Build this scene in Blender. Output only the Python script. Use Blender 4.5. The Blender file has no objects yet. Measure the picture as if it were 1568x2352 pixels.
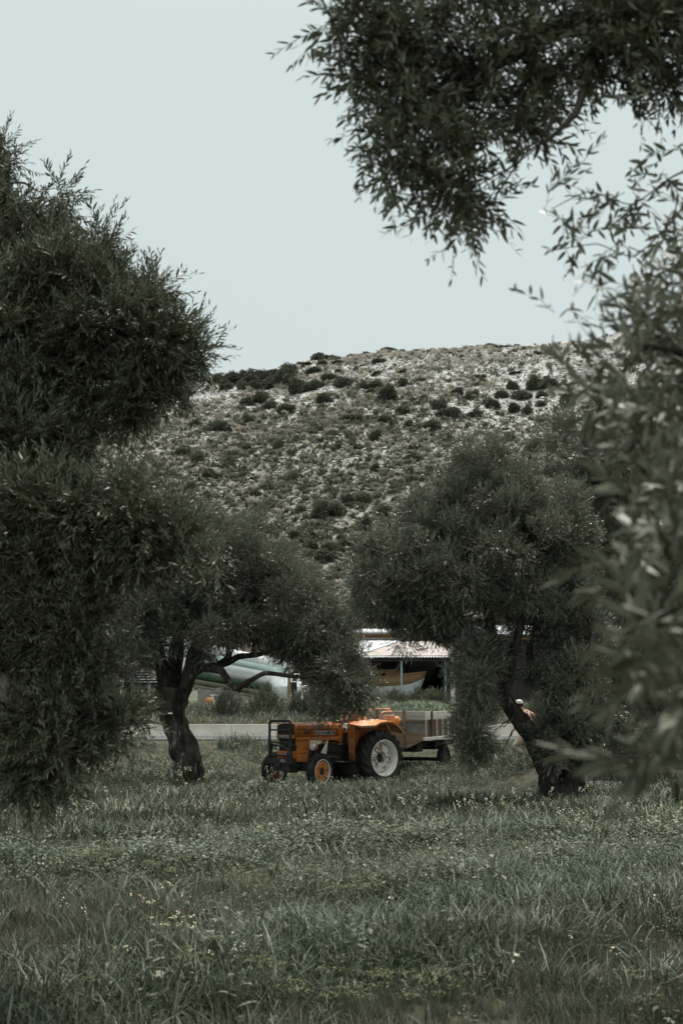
import bpy, math, random
import numpy as np
from mathutils import Vector, Matrix

SC = bpy.context.scene
COL = SC.collection
R = math.radians

# ------------------------------------------------------------------ camera
CAM_Z = 1.84
PITCH = R(7.95)
FPX = 3267.0                       # focal length in units of a 1568 x 2352 picture
cam_data = bpy.data.cameras.new("camera")
cam = bpy.data.objects.new("camera", cam_data)
COL.objects.link(cam)
cam.location = (0, 0, CAM_Z)
cam.rotation_euler = (R(90) + PITCH, 0, 0)
cam_data.sensor_fit = 'VERTICAL'
cam_data.sensor_height = 36.0
cam_data.lens = 50.0
cam_data.clip_start = 0.1
cam_data.clip_end = 3000
cam_data.dof.use_dof = True
cam_data.dof.focus_distance = 34.0
cam_data.dof.aperture_fstop = 4.5
SC.camera = cam

# ------------------------------------------------------------------ world and sun (bright overcast)
SUN_EL, SUN_AZ = R(71), R(38)
world = bpy.data.worlds.new("World")
SC.world = world
world.use_nodes = True
nt = world.node_tree
nt.nodes.clear()
def wn(t, **kw):
    n = nt.nodes.new(t)
    for k, v in kw.items(): setattr(n, k, v)
    return n
out = wn('ShaderNodeOutputWorld'); bg = wn('ShaderNodeBackground')
sky = wn('ShaderNodeTexSky', sky_type='NISHITA')
sky.sun_disc = False; sky.sun_elevation = SUN_EL; sky.sun_rotation = SUN_AZ
sky.air_density = 1.2; sky.dust_density = 4.0; sky.ozone_density = 1.0
hs = wn('ShaderNodeHueSaturation'); hs.inputs['Saturation'].default_value = 0.3
nt.links.new(sky.outputs[0], hs.inputs['Color'])
tc = wn('ShaderNodeTexCoord'); sep = wn('ShaderNodeSeparateXYZ')
nt.links.new(tc.outputs['Generated'], sep.inputs[0])
mixo = wn('ShaderNodeMix', data_type='RGBA'); mixo.inputs[0].default_value = 0.93
nt.links.new(hs.outputs[0], mixo.inputs[6])
mixo.inputs[7].default_value = (6.50, 7.50, 7.48, 1)          # the cloud layer
ramp = wn('ShaderNodeMapRange'); ramp.interpolation_type = 'SMOOTHSTEP'
ramp.inputs[1].default_value = 0.42; ramp.inputs[2].default_value = 1.0
ramp.inputs[3].default_value = 0.0; ramp.inputs[4].default_value = 1.0
nt.links.new(sep.outputs[2], ramp.inputs[0])
zen = wn('ShaderNodeMix', data_type='RGBA'); nt.links.new(ramp.outputs[0], zen.inputs[0])
nt.links.new(mixo.outputs[2], zen.inputs[6]); zen.inputs[7].default_value = (15.0, 14.9, 14.1, 1)    # brighter, neutral overhead
cn = wn('ShaderNodeTexNoise'); cn.inputs['Scale'].default_value = 1.6; cn.inputs['Detail'].default_value = 3
nt.links.new(tc.outputs['Generated'], cn.inputs[0])
cr = wn('ShaderNodeMapRange'); cr.inputs[3].default_value = 0.95; cr.inputs[4].default_value = 1.05
nt.links.new(cn.outputs[0], cr.inputs[0])
vm = wn('ShaderNodeVectorMath', operation='SCALE')
nt.links.new(zen.outputs[2], vm.inputs[0]); nt.links.new(cr.outputs[0], vm.inputs['Scale'])
nt.links.new(vm.outputs[0], bg.inputs[0]); bg.inputs[1].default_value = 0.1
nt.links.new(bg.outputs[0], out.inputs[0])

sun_data = bpy.data.lights.new("sun", 'SUN')
sun_data.energy = 4.6; sun_data.angle = R(5); sun_data.color = (1.0, 0.96, 0.9)
sun = bpy.data.objects.new("sun", sun_data); COL.objects.link(sun)
# veiled sun, almost overhead, a little to the right and beyond the trees
sd = Vector((math.sin(SUN_AZ) * math.cos(SUN_EL), math.cos(SUN_AZ) * math.cos(SUN_EL), math.sin(SUN_EL)))
sun.rotation_euler = (-sd).to_track_quat('-Z', 'Y').to_euler()
sun.location = (20, -20, 40)

SC.view_settings.view_transform = 'Standard'
SC.view_settings.look = 'None'
SC.view_settings.exposure = 0.0
SC.view_settings.gamma = 1.0
SC.cycles.max_bounces = 6
SC.cycles.diffuse_bounces = 3
SC.cycles.glossy_bounces = 2
SC.cycles.transmission_bounces = 3
SC.cycles.use_denoising = True

# ------------------------------------------------------------------ helpers
SP, CP = math.sin(PITCH), math.cos(PITCH)
def at(px, py, Y):
    """world point seen at pixel (px, py) of the 1568-wide picture at distance Y"""
    r = (px - 784) / FPX; u = (1176 - py) / FPX
    dx, dy, dz = r, CP - u * SP, SP + u * CP
    s = Y / dy
    return Vector((dx * s, Y, CAM_Z + dz * s))
def ppm(Y):
    return FPX / Y

def sstep(a, b, x):
    t = np.clip((x - a) / (b - a), 0, 1)
    return t * t * (3 - 2 * t)

def tag(o, label=None, cat=None, group=None, kind=None):
    if label: o['label'] = label
    if cat: o['category'] = cat
    if group: o['group'] = group
    if kind: o['kind'] = kind
    return o
def empty(name, loc=(0, 0, 0), rz=0.0, rot=None):
    o = bpy.data.objects.new(name, None); COL.objects.link(o)
    o.location = loc
    o.rotation_euler = rot if rot else (0, 0, rz)
    o.empty_display_size = 0.3
    return o
def link(name, mesh, parent=None):
    o = bpy.data.objects.new(name, mesh); COL.objects.link(o)
    if parent: o.parent = parent
    return o

def np_mesh(name, V, T, Q, mats, attrs=None, smooth=False, midx=None):
    V = np.asarray(V, dtype=np.float32).reshape(-1, 3)
    T = np.asarray(T, dtype=np.int32).reshape(-1, 3); Q = np.asarray(Q, dtype=np.int32).reshape(-1, 4)
    me = bpy.data.meshes.new(name)
    me.vertices.add(len(V)); me.vertices.foreach_set('co', V.ravel())
    loops = np.concatenate([T.ravel(), Q.ravel()])
    me.loops.add(len(loops)); me.loops.foreach_set('vertex_index', loops)
    nT, nQ = len(T), len(Q)
    starts = np.concatenate([np.arange(nT) * 3, nT * 3 + np.arange(nQ) * 4]).astype(np.int32)
    me.polygons.add(nT + nQ)
    me.polygons.foreach_set('loop_start', starts)
    if smooth: me.polygons.foreach_set('use_smooth', np.ones(nT + nQ, dtype=bool))
    if midx is not None: me.polygons.foreach_set('material_index', np.asarray(midx, dtype=np.int32))
    for k, (typ, arr) in (attrs or {}).items():
        a = me.attributes.new(k, typ, 'POINT')
        if typ == 'FLOAT': a.data.foreach_set('value', np.asarray(arr, dtype=np.float32).ravel())
        else: a.data.foreach_set('color', np.asarray(arr, dtype=np.float32).ravel())
    me.update(calc_edges=True)
    for m in (mats if isinstance(mats, (list, tuple)) else [mats]): me.materials.append(m)
    return me

class MB:
    """collects shapes into one mesh"""
    def __init__(s): s.v = []; s.f = []; s.marks = []
    def add(s, vs, fs):
        o = len(s.v); s.marks.append((o, len(s.f))); s.v += [tuple(p) for p in vs]; s.f += [tuple(i + o for i in f) for f in fs]; return s
    def box(s, c, d, M=None, top=(1, 1)):
        x, y, z = d[0] / 2, d[1] / 2, d[2] / 2
        vs = [Vector((sx * x * (top[0] if sz > 0 else 1), sy * y * (top[1] if sz > 0 else 1), sz * z)) for sz in (-1, 1) for sx, sy in ((-1, -1), (1, -1), (1, 1), (-1, 1))]
        if M is not None: vs = [M @ p for p in vs]
        c = Vector(c)
        return s.add([p + c for p in vs], [(3, 2, 1, 0), (4, 5, 6, 7), (0, 1, 5, 4), (1, 2, 6, 5), (2, 3, 7, 6), (3, 0, 4, 7)])
    def prism(s, poly, a0, a1, axis='Y'):
        def P(p, a):
            return {'Y': (p[0], a, p[1]), 'X': (a, p[0], p[1]), 'Z': (p[0], p[1], a)}[axis]
        n = len(poly)
        vs = [P(p, a0) for p in poly] + [P(p, a1) for p in poly]
        fs = [tuple(range(n)), tuple(range(2 * n - 1, n - 1, -1))] + [(i, i + n, (i + 1) % n + n, (i + 1) % n) for i in range(n)]
        return s.add(vs, fs)
    def tube(s, pts, r, n=8, closed=False, cap=True):
        pts = [Vector(p) for p in pts]; m = len(pts)
        rr = r if isinstance(r, (list, tuple)) else [r] * m
        vs = []; ref = None
        for i, p in enumerate(pts):
            if closed: d = pts[(i + 1) % m] - pts[i - 1]
            else: d = pts[min(i + 1, m - 1)] - pts[max(i - 1, 0)]
            d.normalize()
            if ref is None: ref = d.orthogonal().normalized()
            ref = (ref - d * ref.dot(d)).normalized(); b = d.cross(ref)
            for k in range(n):
                a = 2 * math.pi * k / n
                vs.append(p + (ref * math.cos(a) + b * math.sin(a)) * rr[i])
        fs = []
        for i in range(m if closed else m - 1):
            j = (i + 1) % m
            for k in range(n):
                fs.append((i * n + k, i * n + (k + 1) % n, j * n + (k + 1) % n, j * n + k))
        if cap and not closed:
            fs.append(tuple(range(n - 1, -1, -1))); fs.append(tuple((m - 1) * n + k for k in range(n)))
        return s.add(vs, fs)
    def lathe(s, prof, c=(0, 0, 0), axis='Y', n=32, cap=True):
        """prof: list of (radius, offset along the axis)"""
        vs = []
        for r, a in prof:
            for k in range(n):
                t = 2 * math.pi * k / n; p, q = r * math.cos(t), r * math.sin(t)
                w = {'Y': (p, a, q), 'X': (a, p, q), 'Z': (p, q, a)}[axis]
                vs.append((w[0] + c[0], w[1] + c[1], w[2] + c[2]))
        fs = []
        for i in range(len(prof) - 1):
            for k in range(n):
                fs.append((i * n + k, i * n + (k + 1) % n, (i + 1) * n + (k + 1) % n, (i + 1) * n + k))
        if cap and prof[0][0] > 1e-4: fs.append(tuple(range(n)))
        if cap and prof[-1][0] > 1e-4: fs.append(tuple((len(prof) - 1) * n + k for k in range(n)))
        return s.add(vs, fs)
    def grid(s, rows, thick=None):
        """rows: equal-length rows of points"""
        h, w = len(rows), len(rows[0])
        return s.add([p for r in rows for p in r], [(i * w + j, i * w + j + 1, (i + 1) * w + j + 1, (i + 1) * w + j) for i in range(h - 1) for j in range(w - 1)])
    def build_each(s, name, m, parent=None, **kw):
        """every shape that was added becomes an object of its own"""
        out = []; M_ = s.marks + [(len(s.v), len(s.f))]
        for (v0, f0), (v1, f1) in zip(M_[:-1], M_[1:]):
            b = MB(); b.v = s.v[v0:v1]; b.f = [tuple(i - v0 for i in f) for f in s.f[f0:f1]]
            out.append(b.build(name, m, parent, **kw))
        return out
    def build(s, name, m, parent=None, bevel=0, smooth=False, solid=0, weld=False):
        me = bpy.data.meshes.new(name); me.from_pydata([tuple(p) for p in s.v], [], s.f)
        me.update()
        import bmesh
        b = bmesh.new(); b.from_mesh(me)
        if weld: bmesh.ops.remove_doubles(b, verts=b.verts, dist=1e-4)
        bmesh.ops.recalc_face_normals(b, faces=b.faces)
        b.to_mesh(me); b.free()
        me.materials.append(m)
        if smooth:
            me.polygons.foreach_set('use_smooth', [True] * len(me.polygons))
            try: me.set_sharp_from_angle(angle=R(35))
            except Exception: pass
        o = link(name, me, parent)
        if solid:
            k = o.modifiers.new('solid', 'SOLIDIFY'); k.thickness = solid; k.offset = 0
        if bevel:
            k = o.modifiers.new('bevel', 'BEVEL'); k.width = bevel; k.segments = 2; k.limit_method = 'ANGLE'; k.angle_limit = R(40)
        return o

def text_part(name, s, size, m, parent, M, extrude=0.002, spacing=1.0, shear=0.0):
    cu = bpy.data.curves.new(name, 'FONT'); cu.body = s; cu.size = size; cu.extrude = extrude
    cu.align_x = 'CENTER'; cu.align_y = 'CENTER'; cu.space_character = spacing; cu.shear = shear
    t = bpy.data.objects.new(name + '_curve', cu); COL.objects.link(t)
    dg = bpy.context.evaluated_depsgraph_get()
    me = bpy.data.meshes.new_from_object(t.evaluated_get(dg))
    bpy.data.objects.remove(t); bpy.data.curves.remove(cu)
    me.name = name; me.materials.clear(); me.materials.append(m)
    o = link(name, me, parent); o.matrix_local = M
    return o

# ------------------------------------------------------------------ materials
MATS = {}
def mat(name, c1, c2=None, c3=None, scale=6.0, lo=0.4, hi=0.6, rough=0.6, spec=0.3, metal=0.0, bump=0.0, bscale=None, c3lo=0.62, stretch=(1, 1, 1), scale3=None, detail=6):
    """a base colour, a second one in noise patches, a third one in sparser patches (rust, stains)"""
    m = bpy.data.materials.new(name); m.use_nodes = True
    t = m.node_tree; N = t.nodes; L = t.links
    p = N['Principled BSDF']
    p.inputs['Roughness'].default_value = rough; p.inputs['Metallic'].default_value = metal
    p.inputs['Specular IOR Level'].default_value = spec
    p.inputs['Base Color'].default_value = (*c1, 1)
    co = N.new('ShaderNodeTexCoord'); mp = N.new('ShaderNodeMapping'); mp.inputs['Scale'].default_value = stretch
    L.new(co.outputs['Object'], mp.inputs[0])
    cur = None
    def patch(sc, a, b, col, prev, off):
        nz = N.new('ShaderNodeTexNoise'); nz.inputs['Scale'].default_value = sc; nz.inputs['Detail'].default_value = detail; nz.inputs['Roughness'].default_value = 0.62
        ad = N.new('ShaderNodeVectorMath'); ad.operation = 'ADD'; ad.inputs[1].default_value = (off, off * 1.7, -off)
        L.new(mp.outputs[0], ad.inputs[0]); L.new(ad.outputs[0], nz.inputs['Vector'])
        r = N.new('ShaderNodeMapRange'); r.inputs[1].default_value = a; r.inputs[2].default_value = b
        L.new(nz.outputs[0], r.inputs[0])
        mx = N.new('ShaderNodeMix'); mx.data_type = 'RGBA'
        L.new(r.outputs[0], mx.inputs[0])
        if prev is None: mx.inputs[6].default_value = (*c1, 1)
        else: L.new(prev, mx.inputs[6])
        mx.inputs[7].default_value = (*col, 1)
        return mx.outputs[2]
    if c2: cur = patch(scale, lo, hi, c2, cur, 0.0)
    if c3: cur = patch(scale3 or scale * 1.7, c3lo, c3lo + 0.06, c3, cur, 7.3)
    if cur is not None: L.new(cur, p.inputs['Base Color'])
    if bump:
        nz = N.new('ShaderNodeTexNoise'); nz.inputs['Scale'].default_value = bscale or scale * 3; nz.inputs['Detail'].default_value = 5
        L.new(mp.outputs[0], nz.inputs['Vector'])
        b = N.new('ShaderNodeBump'); b.inputs['Strength'].default_value = bump; b.inputs['Distance'].default_value = 0.02
        L.new(nz.outputs[0], b.inputs['Height']); L.new(b.outputs[0], p.inputs['Normal'])
    MATS[name] = m
    return m

def leaf_mat(name, up1, up2, under, stem, trans=0.18, rough=0.42, spec=0.35):
    m = bpy.data.materials.new(name); m.use_nodes = True
    t = m.node_tree; N = t.nodes; L = t.links
    p = N['Principled BSDF']; o = N['Material Output']
    p.inputs['Roughness'].default_value = rough; p.inputs['Specular IOR Level'].default_value = spec
    a = N.new('ShaderNodeAttribute'); a.attribute_name = 'var'
    g = N.new('ShaderNodeNewGeometry')
    m1 = N.new('ShaderNodeMix'); m1.data_type = 'RGBA'; m1.inputs[6].default_value = (*up1, 1); m1.inputs[7].default_value = (*up2, 1)
    L.new(a.outputs['Fac'], m1.inputs[0])
    m2 = N.new('ShaderNodeMix'); m2.data_type = 'RGBA'; m2.inputs[7].default_value = (*under, 1)
    L.new(g.outputs['Backfacing'], m2.inputs[0]); L.new(m1.outputs[2], m2.inputs[6])
    lt = N.new('ShaderNodeMath'); lt.operation = 'LESS_THAN'; lt.inputs[1].default_value = -0.2
    L.new(a.outputs['Fac'], lt.inputs[0])
    m3 = N.new('ShaderNodeMix'); m3.data_type = 'RGBA'; m3.inputs[7].default_value = (*stem, 1)
    L.new(lt.outputs[0], m3.inputs[0]); L.new(m2.outputs[2], m3.inputs[6])
    L.new(m3.outputs[2], p.inputs['Base Color'])
    tr = N.new('ShaderNodeBsdfTranslucent'); L.new(m1.outputs[2], tr.inputs[0])
    ms = N.new('ShaderNodeMixShader'); ms.inputs[0].default_value = trans
    L.new(p.outputs[0], ms.inputs[1]); L.new(tr.outputs[0], ms.inputs[2]); L.new(ms.outputs[0], o.inputs[0])
    MATS[name] = m
    return m

def vcol_mat(name, rough=0.5, spec=0.3, trans=0.2):
    m = bpy.data.materials.new(name); m.use_nodes = True
    t = m.node_tree; N = t.nodes; L = t.links
    p = N['Principled BSDF']; o = N['Material Output']
    p.inputs['Roughness'].default_value = rough; p.inputs['Specular IOR Level'].default_value = spec
    a = N.new('ShaderNodeAttribute'); a.attribute_name = 'kindcol'
    L.new(a.outputs['Color'], p.inputs['Base Color'])
    if trans:
        tr = N.new('ShaderNodeBsdfTranslucent'); L.new(a.outputs['Color'], tr.inputs[0])
        ms = N.new('ShaderNodeMixShader'); ms.inputs[0].default_value = trans
        L.new(p.outputs[0], ms.inputs[1]); L.new(tr.outputs[0], ms.inputs[2]); L.new(ms.outputs[0], o.inputs[0])
    MATS[name] = m
    return m

M_LEAF = leaf_mat('olive_leaf', (0.040, 0.047, 0.028), (0.130, 0.142, 0.092), (0.27, 0.28, 0.225), (0.10, 0.09, 0.07), trans=.12, rough=.36, spec=.55)
M_LEAF_NEAR = leaf_mat('olive_leaf_close', (0.034, 0.040, 0.022), (0.112, 0.122, 0.074), (0.18, 0.195, 0.14), (0.09, 0.08, 0.06), trans=.07, rough=.45, spec=.35)
M_SHRUB = leaf_mat('maquis_leaf', (0.062, 0.068, 0.048), (0.13, 0.136, 0.10), (0.105, 0.112, 0.082), (0.05, 0.045, 0.035), trans=0.1, rough=0.6, spec=0.2)  # tones lightened and greyed in place of haze over the hill
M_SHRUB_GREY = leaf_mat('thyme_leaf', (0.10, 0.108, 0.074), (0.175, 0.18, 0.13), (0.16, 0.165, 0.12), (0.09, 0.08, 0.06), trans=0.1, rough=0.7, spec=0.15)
M_WEEDLEAF = leaf_mat('weed_leaf', (0.062, 0.074, 0.043), (0.115, 0.128, 0.078), (0.10, 0.115, 0.085), (0.08, 0.085, 0.055), trans=0.2, rough=0.5)
M_GRASS = vcol_mat('grass_blade', 0.55, 0.25, 0.2)
M_STONE = vcol_mat('stone', 0.9, 0.1, 0)
M_BARK = mat('olive_bark', (0.070, 0.062, 0.052), (0.020, 0.018, 0.015), (0.17, 0.16, 0.14), scale=5, stretch=(1, 1, 0.25), rough=0.95, spec=0.1, bump=1.0, bscale=14, c3lo=0.58)
# ------------------------------------------------------------------ terrain
rng = np.random.default_rng(7)
def fbm(x, y, seed=0, base=1.0, octs=4):
    r = np.random.default_rng(1000 + seed); v = np.zeros_like(np.asarray(x, dtype=float)); amp = 1.0; f = base; tot = 0
    for o in range(octs):
        for k in range(3):
            a = r.uniform(0, 2 * np.pi); ph = r.uniform(0, 2 * np.pi)
            v = v + amp * np.sin((x * np.cos(a) + y * np.sin(a)) * f * r.uniform(.7, 1.3) + ph) / 3
        tot += amp * .45; amp *= .55; f *= 2.1
    return v / tot

HILL_Y0, RIDGE_Y = 88.0, 216.0
_rx = np.array([-4000, -1500, -400, 250, 400, 490, 560, 620, 690, 760, 830, 900, 1000, 1100, 1200, 1340, 1568, 2000, 3000, 5500])
_ry = np.array([1150, 1060, 985, 905, 888, 876, 868, 862, 840, 826, 816, 808, 801, 797, 793, 783, 776, 768, 800, 900.0])
def hill_profile(y):
    t = (y - HILL_Y0) / (RIDGE_Y - HILL_Y0)
    up = 1.3 * t - 0.3 * t * t
    over = 1 + 0.7 * (t - 1) - 1.7 * (t - 1) ** 2
    p = np.where(t < 1, up, over)
    p = np.where(t > 1.5, np.maximum(over, 0.9 - 0.25 * (t - 1.5)), p)
    return np.where(t < 0, 0, p)
_yy = np.linspace(HILL_Y0, RIDGE_Y * 1.25, 400)
_k = np.max(hill_profile(_yy) / _yy)
def hill_height(x, y):
    px = 784 + FPX * x / np.maximum(y, 1) * 0.99
    ry = np.interp(px, _rx, _ry)
    tane = np.tan(PITCH + np.arctan((1176 - ry) / FPX))
    H = tane / _k
    t = np.clip((y - HILL_Y0) / 30, 0, 1)
    return H * hill_profile(y) + t * (1.1 * fbm(x, y, 3, .06) + .35 * fbm(x, y, 4, .35, 3))

WALL_Y = 60.0
def ground_z(x, y):
    x = np.asarray(x, dtype=float); y = np.asarray(y, dtype=float)
    z = 0.62 * sstep(41, 53, y) * 1.0 + 0.10 * sstep(52.5, 54.5, y)
    z = z + 0.50 * sstep(32.5, 37.5, y) * sstep(3.6, 4.9, x) * (1 - sstep(44, 52, y))
    z = z + 0.05 * fbm(x, y, 1, .5, 3) * (1 - sstep(46, 52, y))
    z = np.where(y > WALL_Y + 0.12, 1.12 + 0.75 * sstep(60.2, 66.5, y) + 0.06 * fbm(x, y, 2, .8, 3) * (1 - sstep(66, 68, y)), z)
    z = z + np.where(y > 83, sstep(83, 88, y) * 0.3, 0)
    return z
def terrain_z(x, y):
    x = np.asarray(x, dtype=float); y = np.asarray(y, dtype=float)
    return ground_z(x, y) + np.where(y > HILL_Y0, hill_height(x, np.maximum(y, HILL_Y0)), 0)
def gz(x, y): return float(terrain_z(np.array([x]), np.array([y]))[0])
def on_terrain(px, py, y0=88, y1=230):
    """where the ray through a pixel meets the terrain"""
    ys = np.linspace(y0, y1, 700)
    a = at(px, py, 1.0); sx = a.x; sz = a.z - CAM_Z
    d = terrain_z(sx * ys, ys) - (CAM_Z + sz * ys)
    i = np.argmax(d > 0)
    if d[i] <= 0: i = int(np.argmax(d))
    y = ys[i]; return Vector((sx * y, y, gz(sx * y, y)))

def sheet(name, xs, ys, m):
    X, Y = np.meshgrid(xs, ys); Z = terrain_z(X, Y)
    V = np.stack([X, Y, Z], -1).reshape(-1, 3)
    w = len(xs); h = len(ys)
    i = np.arange((h - 1) * w).reshape(h - 1, w)[:, :-1].ravel()
    Q = np.stack([i, i + 1, i + w + 1, i + w], 1)
    return link(name, np_mesh(name, V, np.zeros((0, 3)), Q, m, smooth=True))

M_SOIL = mat('meadow_soil', (0.048, 0.050, 0.032), (0.070, 0.064, 0.044), (0.10, 0.088, 0.06), scale=1.6, rough=0.95, spec=0.1, bump=0.6, bscale=12)

def hill_mat():
    m = bpy.data.materials.new('hill_scree'); m.use_nodes = True
    t = m.node_tree; N = t.nodes; L = t.links; p = N['Principled BSDF']
    p.inputs['Roughness'].default_value = 0.95; p.inputs['Specular IOR Level'].default_value = 0.1
    co = N.new('ShaderNodeTexCoord')
    def noise(sc, det=5, rough=.6, off=0):
        n = N.new('ShaderNodeTexNoise'); n.inputs['Scale'].default_value = sc; n.inputs['Detail'].default_value = det; n.inputs['Roughness'].default_value = rough
        ad = N.new('ShaderNodeVectorMath'); ad.operation = 'ADD'; ad.inputs[1].default_value = (off, off, off)
        L.new(co.outputs['Object'], ad.inputs[0]); L.new(ad.outputs[0], n.inputs['Vector']); return n.outputs[0]
    def rng_(s, a, b, c=0, d=1):
        r = N.new('ShaderNodeMapRange'); r.inputs[1].default_value = a; r.inputs[2].default_value = b; r.inputs[3].default_value = c; r.inputs[4].default_value = d
        L.new(s, r.inputs[0]); return r.outputs[0]
    def mathn(op, a, b):
        n = N.new('ShaderNodeMath'); n.operation = op
        for i, v in enumerate((a, b)):
            if isinstance(v, (int, float)): n.inputs[i].default_value = v
            else: L.new(v, n.inputs[i])
        return n.outputs[0]
    def mix(f, a, b):
        n = N.new('ShaderNodeMix'); n.data_type = 'RGBA'; L.new(f, n.inputs[0])
        for i, v in ((6, a), (7, b)):
            if isinstance(v, tuple): n.inputs[i].default_value = (*v, 1)
            else: L.new(v, n.inputs[i])
        return n.outputs[2]
    sep = N.new('ShaderNodeSeparateXYZ'); L.new(co.outputs['Object'], sep.inputs[0])
    soil = mix(rng_(noise(.9, 6), .42, .6), (0.205, 0.208, 0.172), (0.34, 0.33, 0.295))
    soil = mix(rng_(noise(.13, 4, off=5), .5, .62), soil, (0.165, 0.175, 0.125))
    st = mix(rng_(noise(3.0, 5, .7, off=9), .35, .7), (0.37, 0.37, 0.36), (0.55, 0.555, 0.55))
    # stony where the slope is high; the grass gains towards the foot
    alt = rng_(sep.outputs[2], 8, 46, 0.66, 0.395)
    big = mathn('MULTIPLY', mathn('SUBTRACT', noise(.055, 4, off=3), .5), -0.22)
    th = mathn('ADD', alt, big)
    f = rng_(mathn('SUBTRACT', noise(2.4, 7, .75, off=1), th), -0.05, 0.06)
    L.new(mix(f, soil, st), p.inputs['Base Color'])
    b = N.new('ShaderNodeBump'); b.inputs['Strength'].default_value = 1.0; b.inputs['Distance'].default_value = 0.25
    L.new(noise(2.2, 6, .7), b.inputs['Height']); L.new(b.outputs[0], p.inputs['Normal'])
    return m
M_HILL = hill_mat()

xs = np.concatenate([np.arange(-420, -60, 12), np.arange(-60, 60, .8), np.arange(60, 421, 12)])
ys = np.concatenate([np.arange(-60, 0, 6), np.arange(0, 59.5, .8), [59.6, 60.05, 60.2, 60.5], np.arange(61, 88, .9), [HILL_Y0]])
tag(sheet('ground', xs, ys, M_SOIL), kind='structure')
ys2 = np.concatenate([[HILL_Y0], np.arange(89, 235, 1.0), np.arange(235, 420, 8)])
xs2 = np.concatenate([np.arange(-420, -90, 10), np.arange(-90, 100, 1.0), np.arange(100, 421, 10)])
tag(sheet('hill', xs2, ys2, M_HILL), kind='structure')

# road with its white edge line, and the block wall behind it
M_ASPHALT = mat('asphalt', (0.075, 0.075, 0.074), (0.105, 0.103, 0.10), scale=3, rough=0.9, bump=.3, bscale=60)
M_PAINT = mat('road_paint', (0.62, 0.62, 0.60), (0.45, 0.45, 0.43), scale=5, rough=0.8)
rx = np.arange(-60, 61, 2.0)
def strip(name, y0, y1, dz, m):
    b = MB(); b.grid([[(x, y, 0.725 + dz) for x in rx] for y in (y0, y1)]); return b.build(name, m)
tag(strip('road', 54.6, 59.98, 0.03, M_ASPHALT), kind='structure')
kb = MB(); kb.box((0, 59.86, .78), (116, .20, .12)); tag(kb.build('road_kerb', M_PAINT, bevel=.01), kind='structure')
M_BLOCK = mat('wall_concrete', (0.60, 0.56, 0.50), (0.50, 0.465, 0.41), (0.28, 0.25, 0.21), scale=1.4, rough=0.9, bump=.3, bscale=10, c3lo=.64)
M_JOINT = mat('wall_joint', (0.62, 0.60, 0.55), (0.45, 0.42, 0.38), scale=4, rough=.95)
wl = empty('roadside_wall', (0, WALL_Y, 0.72))
tag(wl, 'low pale concrete block wall along the far side of the road', 'wall')
w = MB(); x = -58.0; r_ = random.Random(4)
while x < 58:
    L_ = 2.05 + r_.uniform(-.05, .05)
    w.box((x + L_ / 2, 0.13, 0.27), (L_ - .025, 0.26, 0.58 + r_.uniform(-.008, .008))); x += L_
w.build('wall_block', M_BLOCK, wl, bevel=.012)
j = MB(); j.box((0, .14, .265), (116, .2, .555)); j.build('mortar', M_JOINT, wl)

# ------------------------------------------------------------------ scattered instancing
class Cloud:
    def __init__(s): s.V = []; s.T = []; s.Q = []; s.A = []; s.n = 0
    def put(s, V, T, Q, A):
        s.V.append(V); s.A.append(A)
        if len(T): s.T.append(T + s.n)
        if len(Q): s.Q.append(Q + s.n)
        s.n += len(V)
    def inst(s, protos, pos, Rm, scale, pick, mod):
        for k, (V, T, Q, A) in enumerate(protos):
            ix = np.nonzero(pick == k)[0]; n = len(ix)
            if not n: continue
            P = np.einsum('nij,vj->nvi', Rm[ix] * scale[ix][:, None, None], V) + pos[ix][:, None, :]
            nv = len(V); off = (np.arange(n) * nv)[:, None, None]
            AA = mod(np.repeat(A[None], n, 0), ix)
            s.put(P.reshape(-1, 3), (T[None] + off).reshape(-1, 3), (Q[None] + off).reshape(-1, 4), AA.reshape((-1,) + A.shape[1:]))
    def arrays(s):
        c = lambda L, w: np.concatenate(L) if L else np.zeros((0, w), dtype=np.int64)
        return np.concatenate(s.V), c(s.T, 3), c(s.Q, 4), np.concatenate(s.A)

def unit(v): return v / np.maximum(np.linalg.norm(v, axis=-1, keepdims=True), 1e-9)
def frames(d, rng, jitter=.35, up=(0, 0, 1)):
    y = unit(d); u = np.array(up)[None] + rng.normal(0, jitter, d.shape)
    z = unit(u - y * np.sum(u * y, 1, keepdims=True)); x = np.cross(y, z)
    return np.stack([x, y, z], -1)

def leaf_shape(L, W, bend, detailed):
    if detailed:
        V = np.array([[0, 0, 0], [-W * .46, .28 * L, 0.06 * W], [W * .46, .28 * L, 0.06 * W], [-W * .40, .66 * L, 0.06 * W], [W * .40, .66 * L, .06 * W], [0, L, 0]])
        T = np.array([[0, 2, 1], [3, 4, 5]]); Q = np.array([[1, 2, 4, 3]])
    else:
        V = np.array([[0, 0, 0], [W * .5, .45 * L, 0], [0, L, 0], [-W * .5, .45 * L, 0]])
        T = np.zeros((0, 3), int); Q = np.array([[0, 1, 2, 3]])
    V = V.astype(float); V[:, 2] -= bend * L * (V[:, 1] / L) ** 2
    return V, T, Q

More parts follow.
